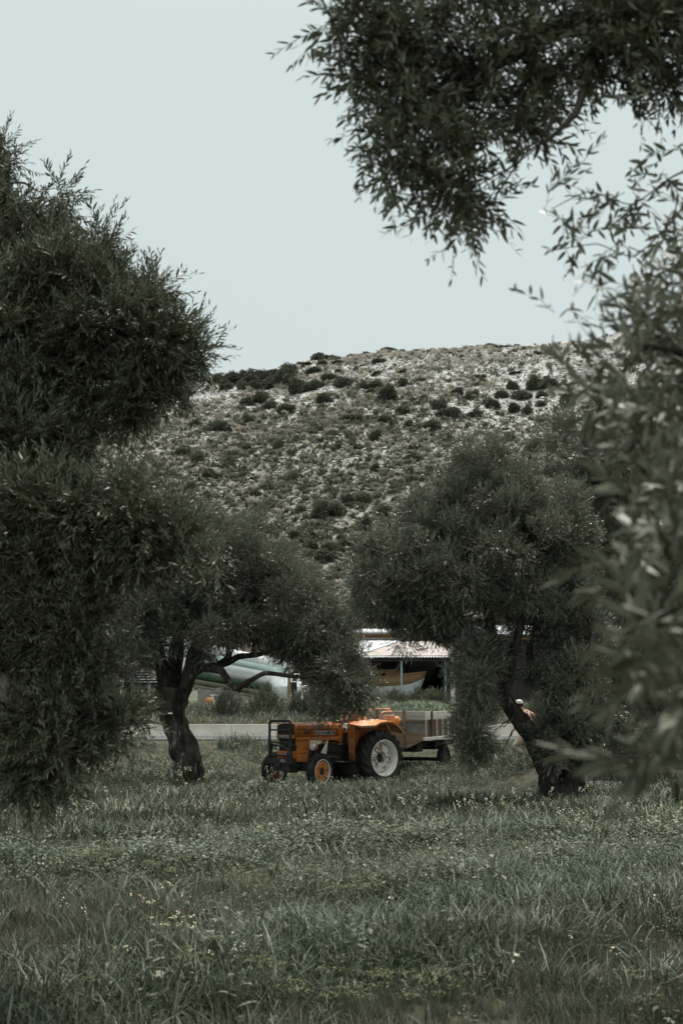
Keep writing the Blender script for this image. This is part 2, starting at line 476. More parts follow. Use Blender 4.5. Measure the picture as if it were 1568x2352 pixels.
def sprig(rng, length, n, L, W, detailed, stem_r=.0016, curve=.22, spread=(24, 50), stem=True):
    """a leafy shoot growing along +Y"""
    C = Cloud(); cx, cz = rng.normal(0, curve * length, 2)
    def P(t): return np.array([cx * t * t, length * t, cz * t * t - .1 * length * t * t])
    if stem:
        ts = [0, .5, 1]; V = []
        for t in ts:
            p = P(t); r = stem_r * (1 - .6 * t)
            for k in range(3):
                a = k * 2.094; V.append(p + np.array([math.cos(a) * r, 0, math.sin(a) * r]))
        Q = np.array([[i * 3 + k, i * 3 + (k + 1) % 3, (i + 1) * 3 + (k + 1) % 3, (i + 1) * 3 + k] for i in range(2) for k in range(3)])
        C.put(np.array(V), np.zeros((0, 3), int), Q, np.full(9, -1.0))
    for i in range(n):
        t = .12 + .88 * (i // 2 + .5 * (i % 2) * .6) / max(1, (n - 1) // 2)
        t = min(t, 1); p = P(t)
        roll = (i % 2) * math.pi + (i // 2) * 1.57 + rng.normal(0, .35)
        th = R(rng.uniform(*spread)) * (1 - .45 * t)
        side = np.array([math.cos(roll), 0, math.sin(roll)])
        d = np.array([0, math.cos(th), 0]) + side * math.sin(th)
        d[2] -= rng.uniform(0, .15)
        Rm = frames(d[None], rng, .5)[0]
        s = rng.uniform(.72, 1.12) * (1 - .3 * t * (t > .8))
        V, T, Q = leaf_shape(L * s, W * s, rng.uniform(-.05, .22), detailed)
        C.put(V @ Rm.T + p, T, Q, np.full(len(V), rng.uniform(0, 1)))
    V, T, Q, A = C.arrays()
    return V, T, Q, A

def leaf_mod(rng, N):
    tint = rng.normal(0, .30, N)
    return lambda A, ix: np.where(A < -.5, -1.0, np.clip(A * .8 + .1 + tint[ix][:, None], 0, 1))

def sphere(rng, n): return unit(rng.normal(0, 1, (n, 3)))
# ------------------------------------------------------------------ hill: loose stones, grass tussocks, shrubs
def stone_proto(rng):
    d = np.array([[1, 0, 0], [0, 1, 0], [-1, 0, 0], [0, -1, 0], [0, 0, 1], [.6, .6, .55], [-.6, .5, .6], [-.5, -.6, .5], [.6, -.55, .5]], float)
    d *= rng.uniform(.75, 1.2, (9, 1)) * np.array([[1, .8, .6]])
    T = np.array([[0, 5, 8], [0, 1, 5], [1, 6, 5], [1, 2, 6], [2, 7, 6], [2, 3, 7], [3, 8, 7], [3, 0, 8], [4, 8, 5], [4, 5, 6], [4, 6, 7], [4, 7, 8]])
    return d, T, np.zeros((0, 4), int), np.ones((9, 4))
def rotz(a):
    c, s = np.cos(a), np.sin(a); z = np.zeros_like(a); o = np.ones_like(a)
    return np.stack([np.stack([c, -s, z], -1), np.stack([s, c, z], -1), np.stack([z, z, o], -1)], -2)

def hill_points(rng, n, keep):
    """random places on the slope that can be seen, thinned by keep(x, y, z)"""
    y = 90 + (RIDGE_Y + 3 - 90) * rng.uniform(0, 1, n) ** .8; x = (rng.uniform(-.27, .30, n)) * y
    z = terrain_z(x, y); k = rng.uniform(0, 1, n) < keep(x, y, z)
    return np.stack([x[k], y[k], z[k]], 1)
rg = np.random.default_rng(21)
P = hill_points(rg, 95000, lambda x, y, z: np.clip(.09 + .58 * (z - 6) / 40 + .25 * fbm(x, y, 8, .12, 4), .03, 1))
n = len(P); C = Cloud()
g = rg.uniform(.34, .54, n) * (1 + .12 * rg.normal(0, 1, n)); colr = np.stack([g, g * .995, g * .965, np.ones(n)], 1)
size = np.clip(rg.lognormal(-2.0, .42, n), .07, .36)
C.inst([stone_proto(rg) for _ in range(6)], P, rotz(rg.uniform(0, 6.28, n)), size, rg.integers(0, 6, n), lambda A, ix: np.broadcast_to(colr[ix][:, None, :], A.shape))
V, T, Q, A = C.arrays()
tag(link('scree_stones', np_mesh('scree_stones', V, T, Q, M_STONE, {'kindcol': ('FLOAT_COLOR', A)})), 'pale limestone rubble strewn over the hillside', 'stones', kind='stuff')

def tussock(rng, nb, h, w, sp):
    V = []; Q = []
    for i in range(nb):
        a = rng.uniform(0, 6.28); r = rng.uniform(0, .25) * sp; b = np.array([math.cos(a) * r, math.sin(a) * r, 0])
        a2 = a + rng.normal(0, .6); l = rng.uniform(.3, 1) * sp; hh = h * rng.uniform(.6, 1.1)
        t = b + np.array([math.cos(a2) * l, math.sin(a2) * l, hh]); m = (b + t) / 2 + np.array([0, 0, hh * .2])
        s = np.array([-math.sin(a2), math.cos(a2), 0]) * w
        o = len(V); V += [b - s * .6, b + s * .6, m + s, m - s, t + s * .3, t - s * .3]
        Q += [[o, o + 1, o + 2, o + 3], [o + 3, o + 2, o + 4, o + 5]]
    V = np.array(V); return V, np.zeros((0, 3), int), np.array(Q), np.ones((len(V), 4))
P = hill_points(rg, 90000, lambda x, y, z: np.clip(1.05 - .85 * (z - 5) / 45 - .3 * fbm(x, y, 8, .12, 4), .08, 1))
n = len(P); C = Cloud()
pal = np.array([[.165, .17, .125, 1], [.21, .213, .165, 1], [.34, .315, .265, 1], [.44, .415, .36, 1], [.115, .122, .088, 1]])
dry = np.clip((P[:, 2] - 8) / 45 + .25 * fbm(P[:, 0], P[:, 1], 12, .1), 0, 1)
pick = np.where(rg.uniform(0, 1, n) < dry * .75, rg.integers(2, 4, n), rg.choice([0, 1, 4], n))
colr = pal[pick] * rg.uniform(.75, 1.25, (n, 1))
C.inst([tussock(rg, 22, .24, .035, .30) for _ in range(5)], P, rotz(rg.uniform(0, 6.28, n)), np.clip(rg.lognormal(-.12, .52, n), .35, 2.7), rg.integers(0, 5, n), lambda A, ix: np.broadcast_to(colr[ix][:, None, :], A.shape))
V, T, Q, A = C.arrays()
tag(link('hill_grass', np_mesh('hill_grass', V, T, Q, M_GRASS, {'kindcol': ('FLOAT_COLOR', A)})), 'dry tan and grey green tussocks covering the hillside', 'grass', kind='stuff')

def shrub_mesh(name, seed, m, leaf=.13, lumps=9, n=1500, flat=.72):
    r = np.random.default_rng(seed); C = Cloud()
    protos = [sprig(r, .30, 8, leaf, leaf * .62, False, stem=False, spread=(30, 80)) for _ in range(5)]
    cs = np.concatenate([np.zeros((1, 3)), sphere(r, lumps) * r.uniform(.25, .62, (lumps, 1))]); cs[:, 2] = np.abs(cs[:, 2]) * flat + .30
    rad = np.concatenate([[.55], r.uniform(.28, .46, lumps)])
    cs[1:, 0] += r.normal(0, .15, lumps); cs[1:, 2] *= r.uniform(.6, 1.4, lumps)
    k = r.choice(len(cs), n, p=rad ** 2 / np.sum(rad ** 2)); d = sphere(r, n)
    p = cs[k] + d * (rad[k] * r.uniform(.72, 1.02, n))[:, None]; keep = p[:, 2] > 0.0
    p, d = p[keep], d[keep]; n2 = len(p)
    dirs = unit(d + np.array([0, 0, .35]) + r.normal(0, .4, (n2, 3)))
    C.inst(protos, p - dirs * .15, frames(dirs, r), r.uniform(.7, 1.2, n2), r.integers(0, 5, n2), leaf_mod(r, n2))
    # solid heart so the shrub is not hollow
    V, T, Q, A = C.arrays()
    return np_mesh(name, V, T, Q, m, {'var': ('FLOAT', A)})
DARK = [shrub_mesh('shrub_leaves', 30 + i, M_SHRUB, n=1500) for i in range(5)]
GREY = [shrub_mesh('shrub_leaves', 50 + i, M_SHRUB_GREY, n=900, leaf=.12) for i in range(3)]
# x, y of the foot and width on the close view of the hill
ZL = """165 215 62;190 238 50;228 208 60;268 214 66;320 214 70;380 196 72;372 232 60;425 226 60;285 222 60;350 228 60;430 190 60;215 222 66;250 240 45;300 205 90;350 202 80;405 218 90;335 236 60;300 238 60;458 160 50;482 150 40;525 132 70;580 128 60;650 120 40;690 117 30;710 104 40;600 148 50;545 148 40;
515 182 55;575 206 72;625 228 70;520 236 50;455 252 80;610 178 40;675 167 30;270 296 58;310 290 70;350 318 60;310 332 42;410 326 55;550 287 50;545 318 42;265 360 45;155 386 60;185 394 55;245 378 30;230 416 30;80 374 42;
785 90 70;840 94 35;905 94 45;840 120 36;750 140 45;745 186 32;840 177 32;740 236 48;690 236 42;835 226 42;720 260 36;788 284 78;910 206 26;915 284 40;845 328 52;975 316 62;650 362 72;770 358 52;605 454 30;670 458 32;640 418 28;745 424 52;860 380 42;945 390 58;
1000 84 45;1060 102 40;1020 106 22;990 124 16;1085 76 46;1165 72 56;1210 70 52;1260 67 30;1255 92 26;1330 110 40;1255 182 36;1120 200 42;1105 268 52;1130 226 40;1040 262 52;1080 278 46;1165 306 52;1205 268 52;1240 238 42;1278 278 62;1322 238 72;1378 236 62;1350 268 42;1255 322 52;1295 332 52;1030 340 62;1110 340 42;985 340 52;870 470 40;880 502 46;1010 432 36;1230 432 42;1325 460 62;865 552 36;740 542 40;1345 300 40;
550 872 72;510 828 46;580 832 58;640 818 62;588 945 46;600 698 62;540 710 72;330 682 52;480 650 32;430 574 52;290 630 42;490 912 48;462 690 42;640 655 52;700 655 62;1395 470 60;1440 300 60;1450 400 70;1240 520 60;1320 560 60;1400 560 70;85 510 62;385 450 42;30 480 50;120 560 50;200 520 46;120 640 40;60 620 50;700 745 56;770 700 60;380 760 50;440 790 42"""
pts = []
for s in ZL.replace('\n', '').split(';'):
    a, b, w_ = map(float, s.split()); pts.append((401.9 + .6224 * a, 746.3 + .6224 * b, .6224 * w_, b))
ORD = ['first', 'second', 'third', 'fourth', 'fifth', 'sixth', 'seventh', 'eighth', 'ninth', 'tenth', 'eleventh', 'twelfth', 'thirteenth', 'fourteenth', 'fifteenth', 'sixteenth', 'seventeenth', 'eighteenth', 'nineteenth', 'twentieth'] + ['twenty-' + q for q in ('first', 'second', 'third', 'fourth', 'fifth', 'sixth', 'seventh', 'eighth', 'ninth')] + ['thirtieth'] + ['thirty-' + q for q in ('first', 'second', 'third', 'fourth', 'fifth', 'sixth', 'seventh', 'eighth', 'ninth')]
BANDS = [(130, 'on the ridge line'), (210, 'just below the ridge'), (270, 'on the bare upper scree'), (345, 'across the middle scree'), (440, 'on the stony mid slope'), (600, 'on the grassy mid slope'), (9999, 'on the lower slope above the sheds')]
rs = random.Random(5); recs = []
for (px, py, w_, b) in pts:
    if b < 60 and px < 600: continue
    ps = on_terrain(px, py); grey = b > 430 and rs.random() < .45
    band = next(i for i, (lim, _) in enumerate(BANDS) if b < lim)
    recs.append(dict(p=ps, w=w_ * ps.y / FPX, grey=grey, band=band, px=px))
for bi, (_, where) in enumerate(BANDS):
    for grey in (False, True):
        row = sorted([r for r in recs if r['band'] == bi and r['grey'] == grey], key=lambda r: r['px'])
        for i, r in enumerate(row):
            big = r['w'] > 3.0
            r['label'] = f"{'broad' if big else 'small'} {'grey' if grey else 'dark'} shrub {where}, {ORD[i]} {'grey' if grey else 'dark'} one from the left"
for i, r in enumerate(recs):
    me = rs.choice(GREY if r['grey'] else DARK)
    o = link('hill_shrub', me); s = r['w'] / 1.5
    flat = .58 if r['band'] == 0 else .62 if r['band'] == 1 else 1.0; o.location = r['p'] - Vector((0, 0, (.30 if r['band'] == 0 else .12) * s)); o.rotation_euler = (0, 0, rs.uniform(0, 6.28)); o.scale = (s * rs.uniform(.85, 1.2), s * rs.uniform(.85, 1.2), s * rs.uniform(.75, 1.2) * flat)
    tag(o, r['label'], 'shrub', 'shrubs dotted over the rocky hill')
# ------------------------------------------------------------------ olive trees
ANG = .55
def catmull(pts, rad, sub=5):
    P = [Vector(p) for p in pts]; out = []; ro = []
    for i in range(len(P) - 1):
        p0, p1, p2, p3 = P[max(i - 1, 0)], P[i], P[i + 1], P[min(i + 2, len(P) - 1)]
        for k in range(sub):
            t = k / sub
            out.append(p1.lerp(p2, t) * ANG + (1 - ANG) * .5 * ((2 * p1) + (p2 - p0) * t + (2 * p0 - 5 * p1 + 4 * p2 - p3) * t * t + (3 * p1 - p0 - 3 * p2 + p3) * t ** 3))
            ro.append(rad[i] * (1 - t) + rad[i + 1] * t)
    out.append(P[-1]); ro.append(rad[-1])
    return out, ro
def bark_tube(mb, pts, rad, seed=0, n=14, sub=6, flute=.14):
    r = random.Random(seed); pts, rad = catmull(pts, rad, sub); m = len(pts); vs = []; ref = None
    ph = [r.uniform(0, 6.28) for _ in range(4)]
    for i, p in enumerate(pts):
        d = (pts[min(i + 1, m - 1)] - pts[max(i - 1, 0)]).normalized()
        if ref is None: ref = d.orthogonal().normalized()
        ref = (ref - d * ref.dot(d)).normalized(); b = d.cross(ref)
        for k in range(n):
            a = 2 * math.pi * k / n; tw = i * .06
            q = 1 + flute * (math.sin(3 * (a + tw) + ph[0]) * .6 + math.sin(5 * (a - tw * .7) + ph[1]) * .5) + flute * .7 * math.sin(i * .9 + ph[2] + 2 * a) * .5 + r.uniform(-.04, .04)
            vs.append(p + (ref * math.cos(a) + b * math.sin(a)) * rad[i] * q)
    fs = [(i * n + k, i * n + (k + 1) % n, (i + 1) * n + (k + 1) % n, (i + 1) * n + k) for i in range(m - 1) for k in range(n)]
    fs += [tuple(range(n - 1, -1, -1)), tuple((m - 1) * n + k for k in range(n))]
    mb.add(vs, fs)

def lob(px, py, rx, rz, Y, ry=None):
    s = Y / FPX
    return (np.array(at(px, py, Y)), np.array([rx * s, ry if ry else .5 * (rx + rz) * s, rz * s]))
def crown(name, seed, lobes, n_sprigs, parent, spread=(24, 50), L=.06, W=.0125, slen=.24, nleaf=16, detailed=False, m=None, clump=.34, up=.4, inner=.5, zmin=.25, droop=.0):
    r = np.random.default_rng(seed); C = Cloud()
    protos = [sprig(r, slen * r.uniform(.8, 1.2), nleaf, L, W, detailed, spread=spread) for _ in range(10)]
    area = np.array([(q[1][0] * q[1][1] + q[1][0] * q[1][2] + q[1][1] * q[1][2]) for q in lobes])
    cnt = np.maximum(6, (n_sprigs * area / area.sum()).astype(int)); pos = []; dirs = []; cents = []
    for (c, rad), n in zip(lobes, cnt):
        nc = max(5, int(4.2 * (rad[0] * rad[1] + rad[0] * rad[2] + rad[1] * rad[2]) / (3 * clump ** 2)))
        u = sphere(r, nc); f = r.uniform(inner, 1.0, nc) ** .6 * r.choice([1, 1, 1, 1.1, 1.2], nc)
        cc = c + u * rad * f[:, None]; cr = clump * r.uniform(.55, 1.25, nc)
        cents.append(cc)
        k = r.choice(nc, n, p=cr ** 2 / np.sum(cr ** 2)); s = sphere(r, n)
        p = cc[k] + s * (cr[k] * r.uniform(.25, 1, n) ** .5)[:, None]
        outw = unit((p - c) / rad)
        d = .55 * outw + .55 * s + r.normal(0, .38, (n, 3)); d[:, 2] += up * (.4 + .8 * outw[:, 2]) - droop * r.uniform(0, 1, n)
        pos.append(p); dirs.append(unit(d))
    pos = np.concatenate(pos); dirs = np.concatenate(dirs); n = len(pos)
    ok = pos[:, 2] > terrain_z(pos[:, 0], pos[:, 1]) + zmin
    pos, dirs = pos[ok], dirs[ok]; n = len(pos)
    C.inst(protos, pos - dirs * slen * .4, frames(dirs, r), r.uniform(.75, 1.2, n), r.integers(0, 10, n), leaf_mod(r, n))
    V, T, Q, A = C.arrays()
    o = link(name, np_mesh(name, V, T, Q, m or M_LEAF, {'var': ('FLOAT', A)}), parent)
    return o, np.concatenate(cents)
def twigs(mb, cents, tips, n, seed, r0=.03):
    """thin branches from the limbs out to the leaf clumps"""
    r = np.random.default_rng(seed); tips = np.array([tuple(t) for t in tips])
    for c in cents[r.permutation(len(cents))[:n]]:
        a = tips[np.argmin(np.sum((tips - c) ** 2, 1) + r.uniform(0, .6, len(tips)))]; l = np.linalg.norm(c - a)
        m1 = a + (c - a) * .35 + r.normal(0, .07, 3) * l; m2 = a + (c - a) * .7 + r.normal(0, .07, 3) * l + np.array([0, 0, .05 * l])
        pts, rad = catmull([a, m1, m2, c], [r0 * min(1, .4 + l * .4), r0 * .7, r0 * .45, r0 * .2], 3)
        mb.tube(pts, rad, n=5)
def limb_pts(mb): return None

def tree(name, label, base, limbs, lobes, n_sprigs, seed, ntw=120, r0=.03, **kw):
    t = empty('olive_tree', base); tag(t, label, 'olive tree', 'olive trees of the grove')
    b = MB(); tips = []
    for i, (pts, rad) in enumerate(limbs):
        P = [Vector(p) for p in pts]; bark_tube(b, P, rad, seed * 10 + i, n=28 if i == 0 else 16, flute=.24 if i == 0 else .13)
        q, _ = catmull(P, rad, 3); tips += q[len(q) // 3:]
    off = Vector(base)
    cr, cents = crown('crown', seed, lobes, n_sprigs, t, **kw)
    cr.location = -off
    twigs(b, cents, tips, ntw, seed + 1, r0)
    o = b.build('trunk', M_BARK, t, smooth=True); o.location = -off
    return t

# the tree in front of the tractor, its trunk leaning, one crooked limb hanging out to the right
YD = 36.0
A_ = lambda px, py, dy=0: at(px, py, YD + dy)
bx, by = at(428, 1790, YD).x, YD
base = (bx, by, gz(bx, by) - .1)
limbsD = [
    ([(bx + .03, by, base[2] - .1), A_(428, 1745), A_(416, 1700), A_(400, 1650), A_(395, 1612), A_(398, 1580)], [.40, .33, .30, .29, .37, .42]),
    ([A_(392, 1620), A_(378, 1560, -.1), A_(366, 1510, -.2), A_(350, 1440, -.4), A_(330, 1360, -.7)], [.13, .18, .16, .11, .06]),
    ([A_(400, 1600, .1), A_(402, 1530, .2), A_(410, 1450, .4), A_(440, 1350, .8), A_(470, 1260, 1)], [.15, .20, .16, .12, .06]),
    ([A_(412, 1620), A_(432, 1560), A_(448, 1500, -.2), A_(480, 1430, -.5), A_(560, 1350, -.8)], [.14, .18, .17, .12, .06]),
    ([A_(436, 1550, 0), A_(470, 1533, -.3), A_(508, 1541, -.6), A_(528, 1572, -.8), A_(546, 1579, -.9), A_(580, 1560, -1.0), A_(610, 1546, -1.0), A_(660, 1552, -1.1), A_(730, 1560, -1.1), A_(775, 1590, -1.1)], [.13, .11, .10, .075, .085, .06, .055, .05, .04, .025]),
    ([A_(440, 1530, 0), A_(480, 1532, -.1), A_(520, 1525, -.2), A_(548, 1508, -.3), A_(600, 1502, -.4), A_(680, 1470, -.5)], [.12, .09, .075, .08, .055, .03]),
    ([A_(500, 1528, -.1), A_(524, 1508, -.1), A_(523, 1470, 0), A_(530, 1400, .1)], [.075, .07, .06, .04]),
    ([A_(547, 1579, -.9), A_(551, 1591, -.9)], [.06, .035]),
]
lobesD = [lob(772, 1440, 42, 48, YD - .3), lob(500, 1320, 150, 140, YD + .3), lob(420, 1300, 120, 110, YD + .6), lob(590, 1300, 110, 110, YD + .5), lob(650, 1390, 110, 100, YD), lob(720, 1450, 85, 90, YD - .3),
          lob(560, 1400, 125, 68, YD), lob(430, 1420, 110, 80, YD), lob(650, 1465, 70, 32, YD - .5), lob(760, 1490, 50, 70, YD - .7), lob(785, 1552, 50, 80, YD - 1.1, .8), lob(745, 1545, 36, 70, YD - 1, .6), lob(818, 1590, 32, 44, YD - 1.1, .5), lob(705, 1480, 60, 45, YD - .6), lob(780, 1480, 36, 45, YD - .8),
          lob(330, 1430, 70, 80, YD - .8), lob(290, 1490, 80, 60, YD - .6), lob(465, 1498, 38, 18, YD - .3), lob(360, 1340, 90, 80, YD), lob(748, 1640, 22, 24, YD - 1.1, .35), lob(450, 1230, 90, 70, YD + .6), lob(505, 1438, 65, 32, YD - .9), lob(230, 1400, 110, 120, YD + 1)]
tree('olive_tree', 'olive tree with a leaning trunk and crooked bare limb, in front of the orange tractor', base, limbsD, lobesD, 56000, 3, ntw=260, L=.066, W=.0145, clump=.30, zmin=.55)

# the big tree on the right with the split, fluted trunk
YE = 28.2
E_ = lambda px, py, dy=0: at(px, py, YE + dy)
bx = at(1285, 1850, YE).x; base = (bx, YE, gz(bx, YE) - .1)
limbsE = [
    ([(bx, YE, base[2] - .1), E_(1285, 1840), E_(1285, 1790), E_(1284, 1750), E_(1290, 1690)], [.80, .50, .40, .42, .46]),
    ([E_(1276, 1790), E_(1254, 1740, .0), E_(1218, 1688, -.1), E_(1182, 1642, -.2), E_(1154, 1598, -.2), E_(1136, 1540, -.2), E_(1130, 1480, -.2), E_(1120, 1400, -.2), E_(1080, 1280, 0)], [.22, .29, .19, .155, .145, .14, .12, .10, .06]),
    ([E_(1160, 1580, -.2), E_(1172, 1530, -.3), E_(1178, 1490, -.3), E_(1192, 1450, -.3), E_(1200, 1370, -.2), E_(1200, 1230, 0)], [.10, .09, .085, .08, .06, .04]),
    ([E_(1290, 1720, .1), E_(1285, 1640, .2), E_(1265, 1600, .2), E_(1240, 1560, .2), E_(1218, 1525, .1), E_(1214, 1500, .1), E_(1228, 1440, .1), E_(1240, 1330, .1)], [.2, .13, .085, .075, .065, .06, .055, .035]),
    ([E_(1310, 1720, 0), E_(1340, 1640, -.2), E_(1350, 1560, -.4), E_(1360, 1450, -.4), E_(1330, 1300, -.3)], [.26, .2, .15, .1, .05]),
]
lobesE = [lob(1114, 1078, 66, 72, YE), lob(1140, 1170, 120, 110, YE), lob(1020, 1190, 90, 90, YE), lob(940, 1260, 105, 95, YE), lob(880, 1330, 75, 85, YE), lob(930, 1365, 105, 72, YE - .3), lob(1040, 1330, 130, 130, YE - .4), lob(1180, 1270, 130, 130, YE - .4),
          lob(1270, 1200, 80, 100, YE + .2), lob(1300, 1300, 60, 110, YE), lob(1250, 1380, 100, 70, YE - .3), lob(1100, 1415, 125, 50, YE - .3), lob(975, 1418, 65, 30, YE - .3), lob(935, 1470, 14, 26, YE - .4, .2),
          lob(1085, 1560, 38, 110, YE - .8, .7), lob(1086, 1685, 38, 66, YE - .9, .6), lob(1110, 1520, 60, 60, YE), lob(1322, 1560, 55, 65, YE - .5), lob(1300, 1680, 58, 58, YE - .7, .8), lob(1330, 1620, 70, 90, YE - .3), lob(1240, 1510, 55, 40, YE - .2), lob(1345, 1480, 60, 80, YE + .2), lob(1300, 1440, 60, 40, YE), lob(1068, 1490, 30, 40, YE - .5), lob(1380, 1720, 60, 60, YE)]
tree('olive_tree', 'tall olive tree with a thick fluted trunk, its foliage hanging over the trailer', base, limbsE, lobesE, 52000, 5, r0=.013, ntw=180, L=.064, W=.0145, clump=.27, zmin=.5)

# a third one further back on the right
YF = 34.0
F_ = lambda px, py, dy=0: at(px, py, YF + dy)
bx = at(1425, 1790, YF).x; base = (bx, YF, gz(bx, YF) - .1)
limbsF = [
    ([(bx, YF, base[2] - .1), F_(1425, 1760), F_(1420, 1690), F_(1412, 1620), F_(1405, 1560)], [.38, .32, .28, .28, .26]),
    ([F_(1408, 1590), F_(1385, 1510), F_(1360, 1460, -.1), F_(1335, 1425, -.2), F_(1300, 1385, -.3), F_(1255, 1350, -.4)], [.18, .14, .11, .10, .09, .06]),
    ([F_(1405, 1580), F_(1400, 1480), F_(1370, 1400), F_(1340, 1365), F_(1318, 1350), F_(1280, 1290)], [.18, .13, .10, .08, .07, .04]),
    ([F_(1412, 1580), F_(1440, 1460), F_(1450, 1330), F_(1420, 1180)], [.2, .15, .11, .06]),
]
lobesF = [lob(1310, 1010, 60, 65, YF), lob(1370, 1060, 90, 90, YF), lob(1440, 1100, 110, 130, YF), lob(1340, 1150, 80, 80, YF), lob(1400, 1230, 110, 110, YF), lob(1500, 1250, 120, 160, YF), lob(1330, 1270, 50, 60, YF), lob(1450, 1400, 100, 90, YF), lob(1530, 1420, 90, 130, YF), lob(1480, 1540, 110, 90, YF - .5), lob(1550, 1620, 90, 110, YF)]
tree('olive_tree', 'olive tree behind the fluted one, its top against the rocky hill at right', base, limbsF, lobesF, 26000, 8, ntw=120, L=.074, W=.0145, clump=.40, zmin=.8)

# the near tree at the left edge, trunk just outside the picture, boughs sweeping to the ground
YA = 9.4
B_ = lambda px, py, dy=0: at(px, py, YA + dy)
bx = -3.4; base = (bx, YA + .4, gz(bx, YA) - .1)
tk = Vector((bx, YA + .4, 0))
limbsA = [
    ([tk + Vector((0, 0, -.2)), tk + Vector((0, 0, .5)), tk + Vector((.1, 0, 1.2)), tk + Vector((.15, 0, 2.0))], [.42, .34, .30, .28]),
    ([tk + Vector((.1, 0, 1.6)), B_(-80, 1300), B_(20, 1150), B_(130, 980), B_(230, 830), B_(320, 740)], [.2, .15, .11, .08, .05, .02]),
    ([tk + Vector((.1, 0, 1.7)), B_(-160, 1100, .3), B_(-90, 800, .4), B_(-20, 600, .4), B_(20, 420, .4)], [.22, .18, .13, .08, .03]),
    ([tk + Vector((.1, -.1, 1.3)), B_(-60, 1420, -.4), B_(60, 1330, -.6), B_(200, 1280, -.7), B_(330, 1250, -.7), B_(420, 1260, -.7)], [.16, .12, .08, .05, .03, .012]),
    ([tk + Vector((.05, -.1, 1.1)), B_(-60, 1560, -.4), B_(40, 1600, -.6), B_(110, 1680, -.7), B_(130, 1790, -.7)], [.12, .09, .06, .035, .015]),
]
lobesA = [lob(8, 344, 20, 35, YA + .3, .12), lob(133, 454, 22, 32, YA + .2, .12), lob(233, 559, 24, 32, YA, .12), lob(358, 669, 28, 34, YA, .12), lob(428, 790, 30, 30, YA, .12), lob(458, 820, 26, 16, YA, .1), lob(428, 900, 20, 20, YA, .1), lob(476, 1275, 26, 12, YA - .8, .1), lob(416, 1190, 22, 16, YA - .8, .1), lob(326, 1110, 24, 18, YA - .7, .1), lob(296, 1652, 20, 26, YA - .6, .1), lob(-82, 509, 105, 150, YA + .4), lob(-2, 574, 120, 130, YA + .3), lob(88, 634, 120, 120, YA + .2), lob(18, 760, 160, 140, YA, .5), lob(168, 700, 120, 110, YA), lob(268, 750, 110, 95, YA - .1), lob(343, 800, 85, 80, YA - .1), lob(348, 890, 80, 70, YA), lob(258, 900, 80, 65, YA), lob(-12, 920, 130, 90, YA + .2, .5), lob(48, 1010, 140, 90, YA + .1, .5), lob(128, 1010, 70, 60, YA - .2), lob(-102, 1000, 140, 260, YA + .3, .6), lob(148, 860, 70, 50, YA + .1),
          lob(116, 1190, 150, 90, YA - .5, .45), lob(256, 1180, 120, 80, YA - .7), lob(341, 1215, 75, 55, YA - .8), lob(396, 1270, 48, 28, YA - .8), lob(231, 1290, 120, 65, YA - .6), lob(86, 1330, 150, 110, YA - .3, .45), lob(176, 1430, 130, 85, YA - .5), lob(26, 1500, 140, 120, YA - .2, .45), lob(186, 1540, 95, 75, YA - .5), lob(116, 1630, 130, 100, YA - .4), lob(61, 1692, 85, 85, YA - .4), lob(131, 1707, 75, 70, YA - .6), lob(76, 1787, 50, 48, YA - .6), lob(-114, 1400, 140, 220, YA + .2, .6), lob(246, 1640, 40, 60, YA - .6), lob(-29, 1600, 75, 65, YA - .2)]
tree('olive_tree', 'close olive tree at the left edge, boughs sweeping down almost to the grass', base, limbsA, lobesA, 20500, 11, ntw=130, r0=.012, L=.057, W=.0130, slen=.26, nleaf=17, spread=(28, 60), detailed=True, m=M_LEAF_NEAR, clump=.13, zmin=.45, up=.5)

# the closest tree: trunk outside the right edge, one bough overhead and loose sprays beside the lens
bx, by = 2.9, 4.3
base = (bx, by, gz(bx, by) - .1); tk = Vector((bx, by, 0))
G_ = lambda px, py, Y: at(px, py, Y)
limbsG = [
    ([tk + Vector((0, 0, -.2)), tk + Vector((0, 0, .6)), tk + Vector((-.05, 0, 1.3)), tk + Vector((-.15, 0, 2.1))], [.34, .27, .23, .2]),
    ([tk + Vector((-.15, 0, 1.9)), G_(1900, 250, 4.8), G_(1560, 30, 5.1), G_(1300, 60, 5.2), G_(1080, 180, 5.2), G_(950, 300, 5.1)], [.11, .085, .07, .045, .025, .01]),
    ([G_(1400, 30, 5.1), G_(1350, 170, 5.0), G_(1320, 260, 4.9), G_(1250, 330, 4.8)], [.03, .02, .012, .006]),
    ([G_(1750, 230, 4.9), G_(1640, 360, 4.6), G_(1545, 405, 4.5), G_(1450, 470, 4.5), G_(1350, 440, 4.55), G_(1265, 480, 4.6)], [.010, .005, .003, .002, .0018, .0012]),
    ([G_(1640, 360, 4.6), G_(1550, 500, 4.4), G_(1455, 590, 4.4), G_(1370, 560, 4.5), G_(1270, 575, 4.6)], [.005, .003, .002, .0018, .0012]),
    ([tk + Vector((-.1, -.1, 1.4)), G_(1900, 1000, 3.6), G_(1700, 850, 3.4), G_(1520, 800, 3.3), G_(1440, 790, 3.3)], [.07, .035, .014, .008, .004]),
    ([tk + Vector((-.1, -.2, 1.2)), G_(1900, 1500, 2.9), G_(1700, 1450, 2.5), G_(1560, 1430, 2.4), G_(1440, 1440, 2.3)], [.06, .03, .016, .012, .004]),
]
t = empty('olive_tree', base); tag(t, 'closest olive tree, blurred sprays down the right edge and a bough across the sky', 'olive tree', 'olive trees of the grove')
b = MB(); tips = []
for i, (pts, rad) in enumerate(limbsG):
    P = [Vector(p) for p in pts]; bark_tube(b, P, rad, 900 + i)
    q, _ = catmull(P, rad, 3); tips += q[len(q) // 3:]
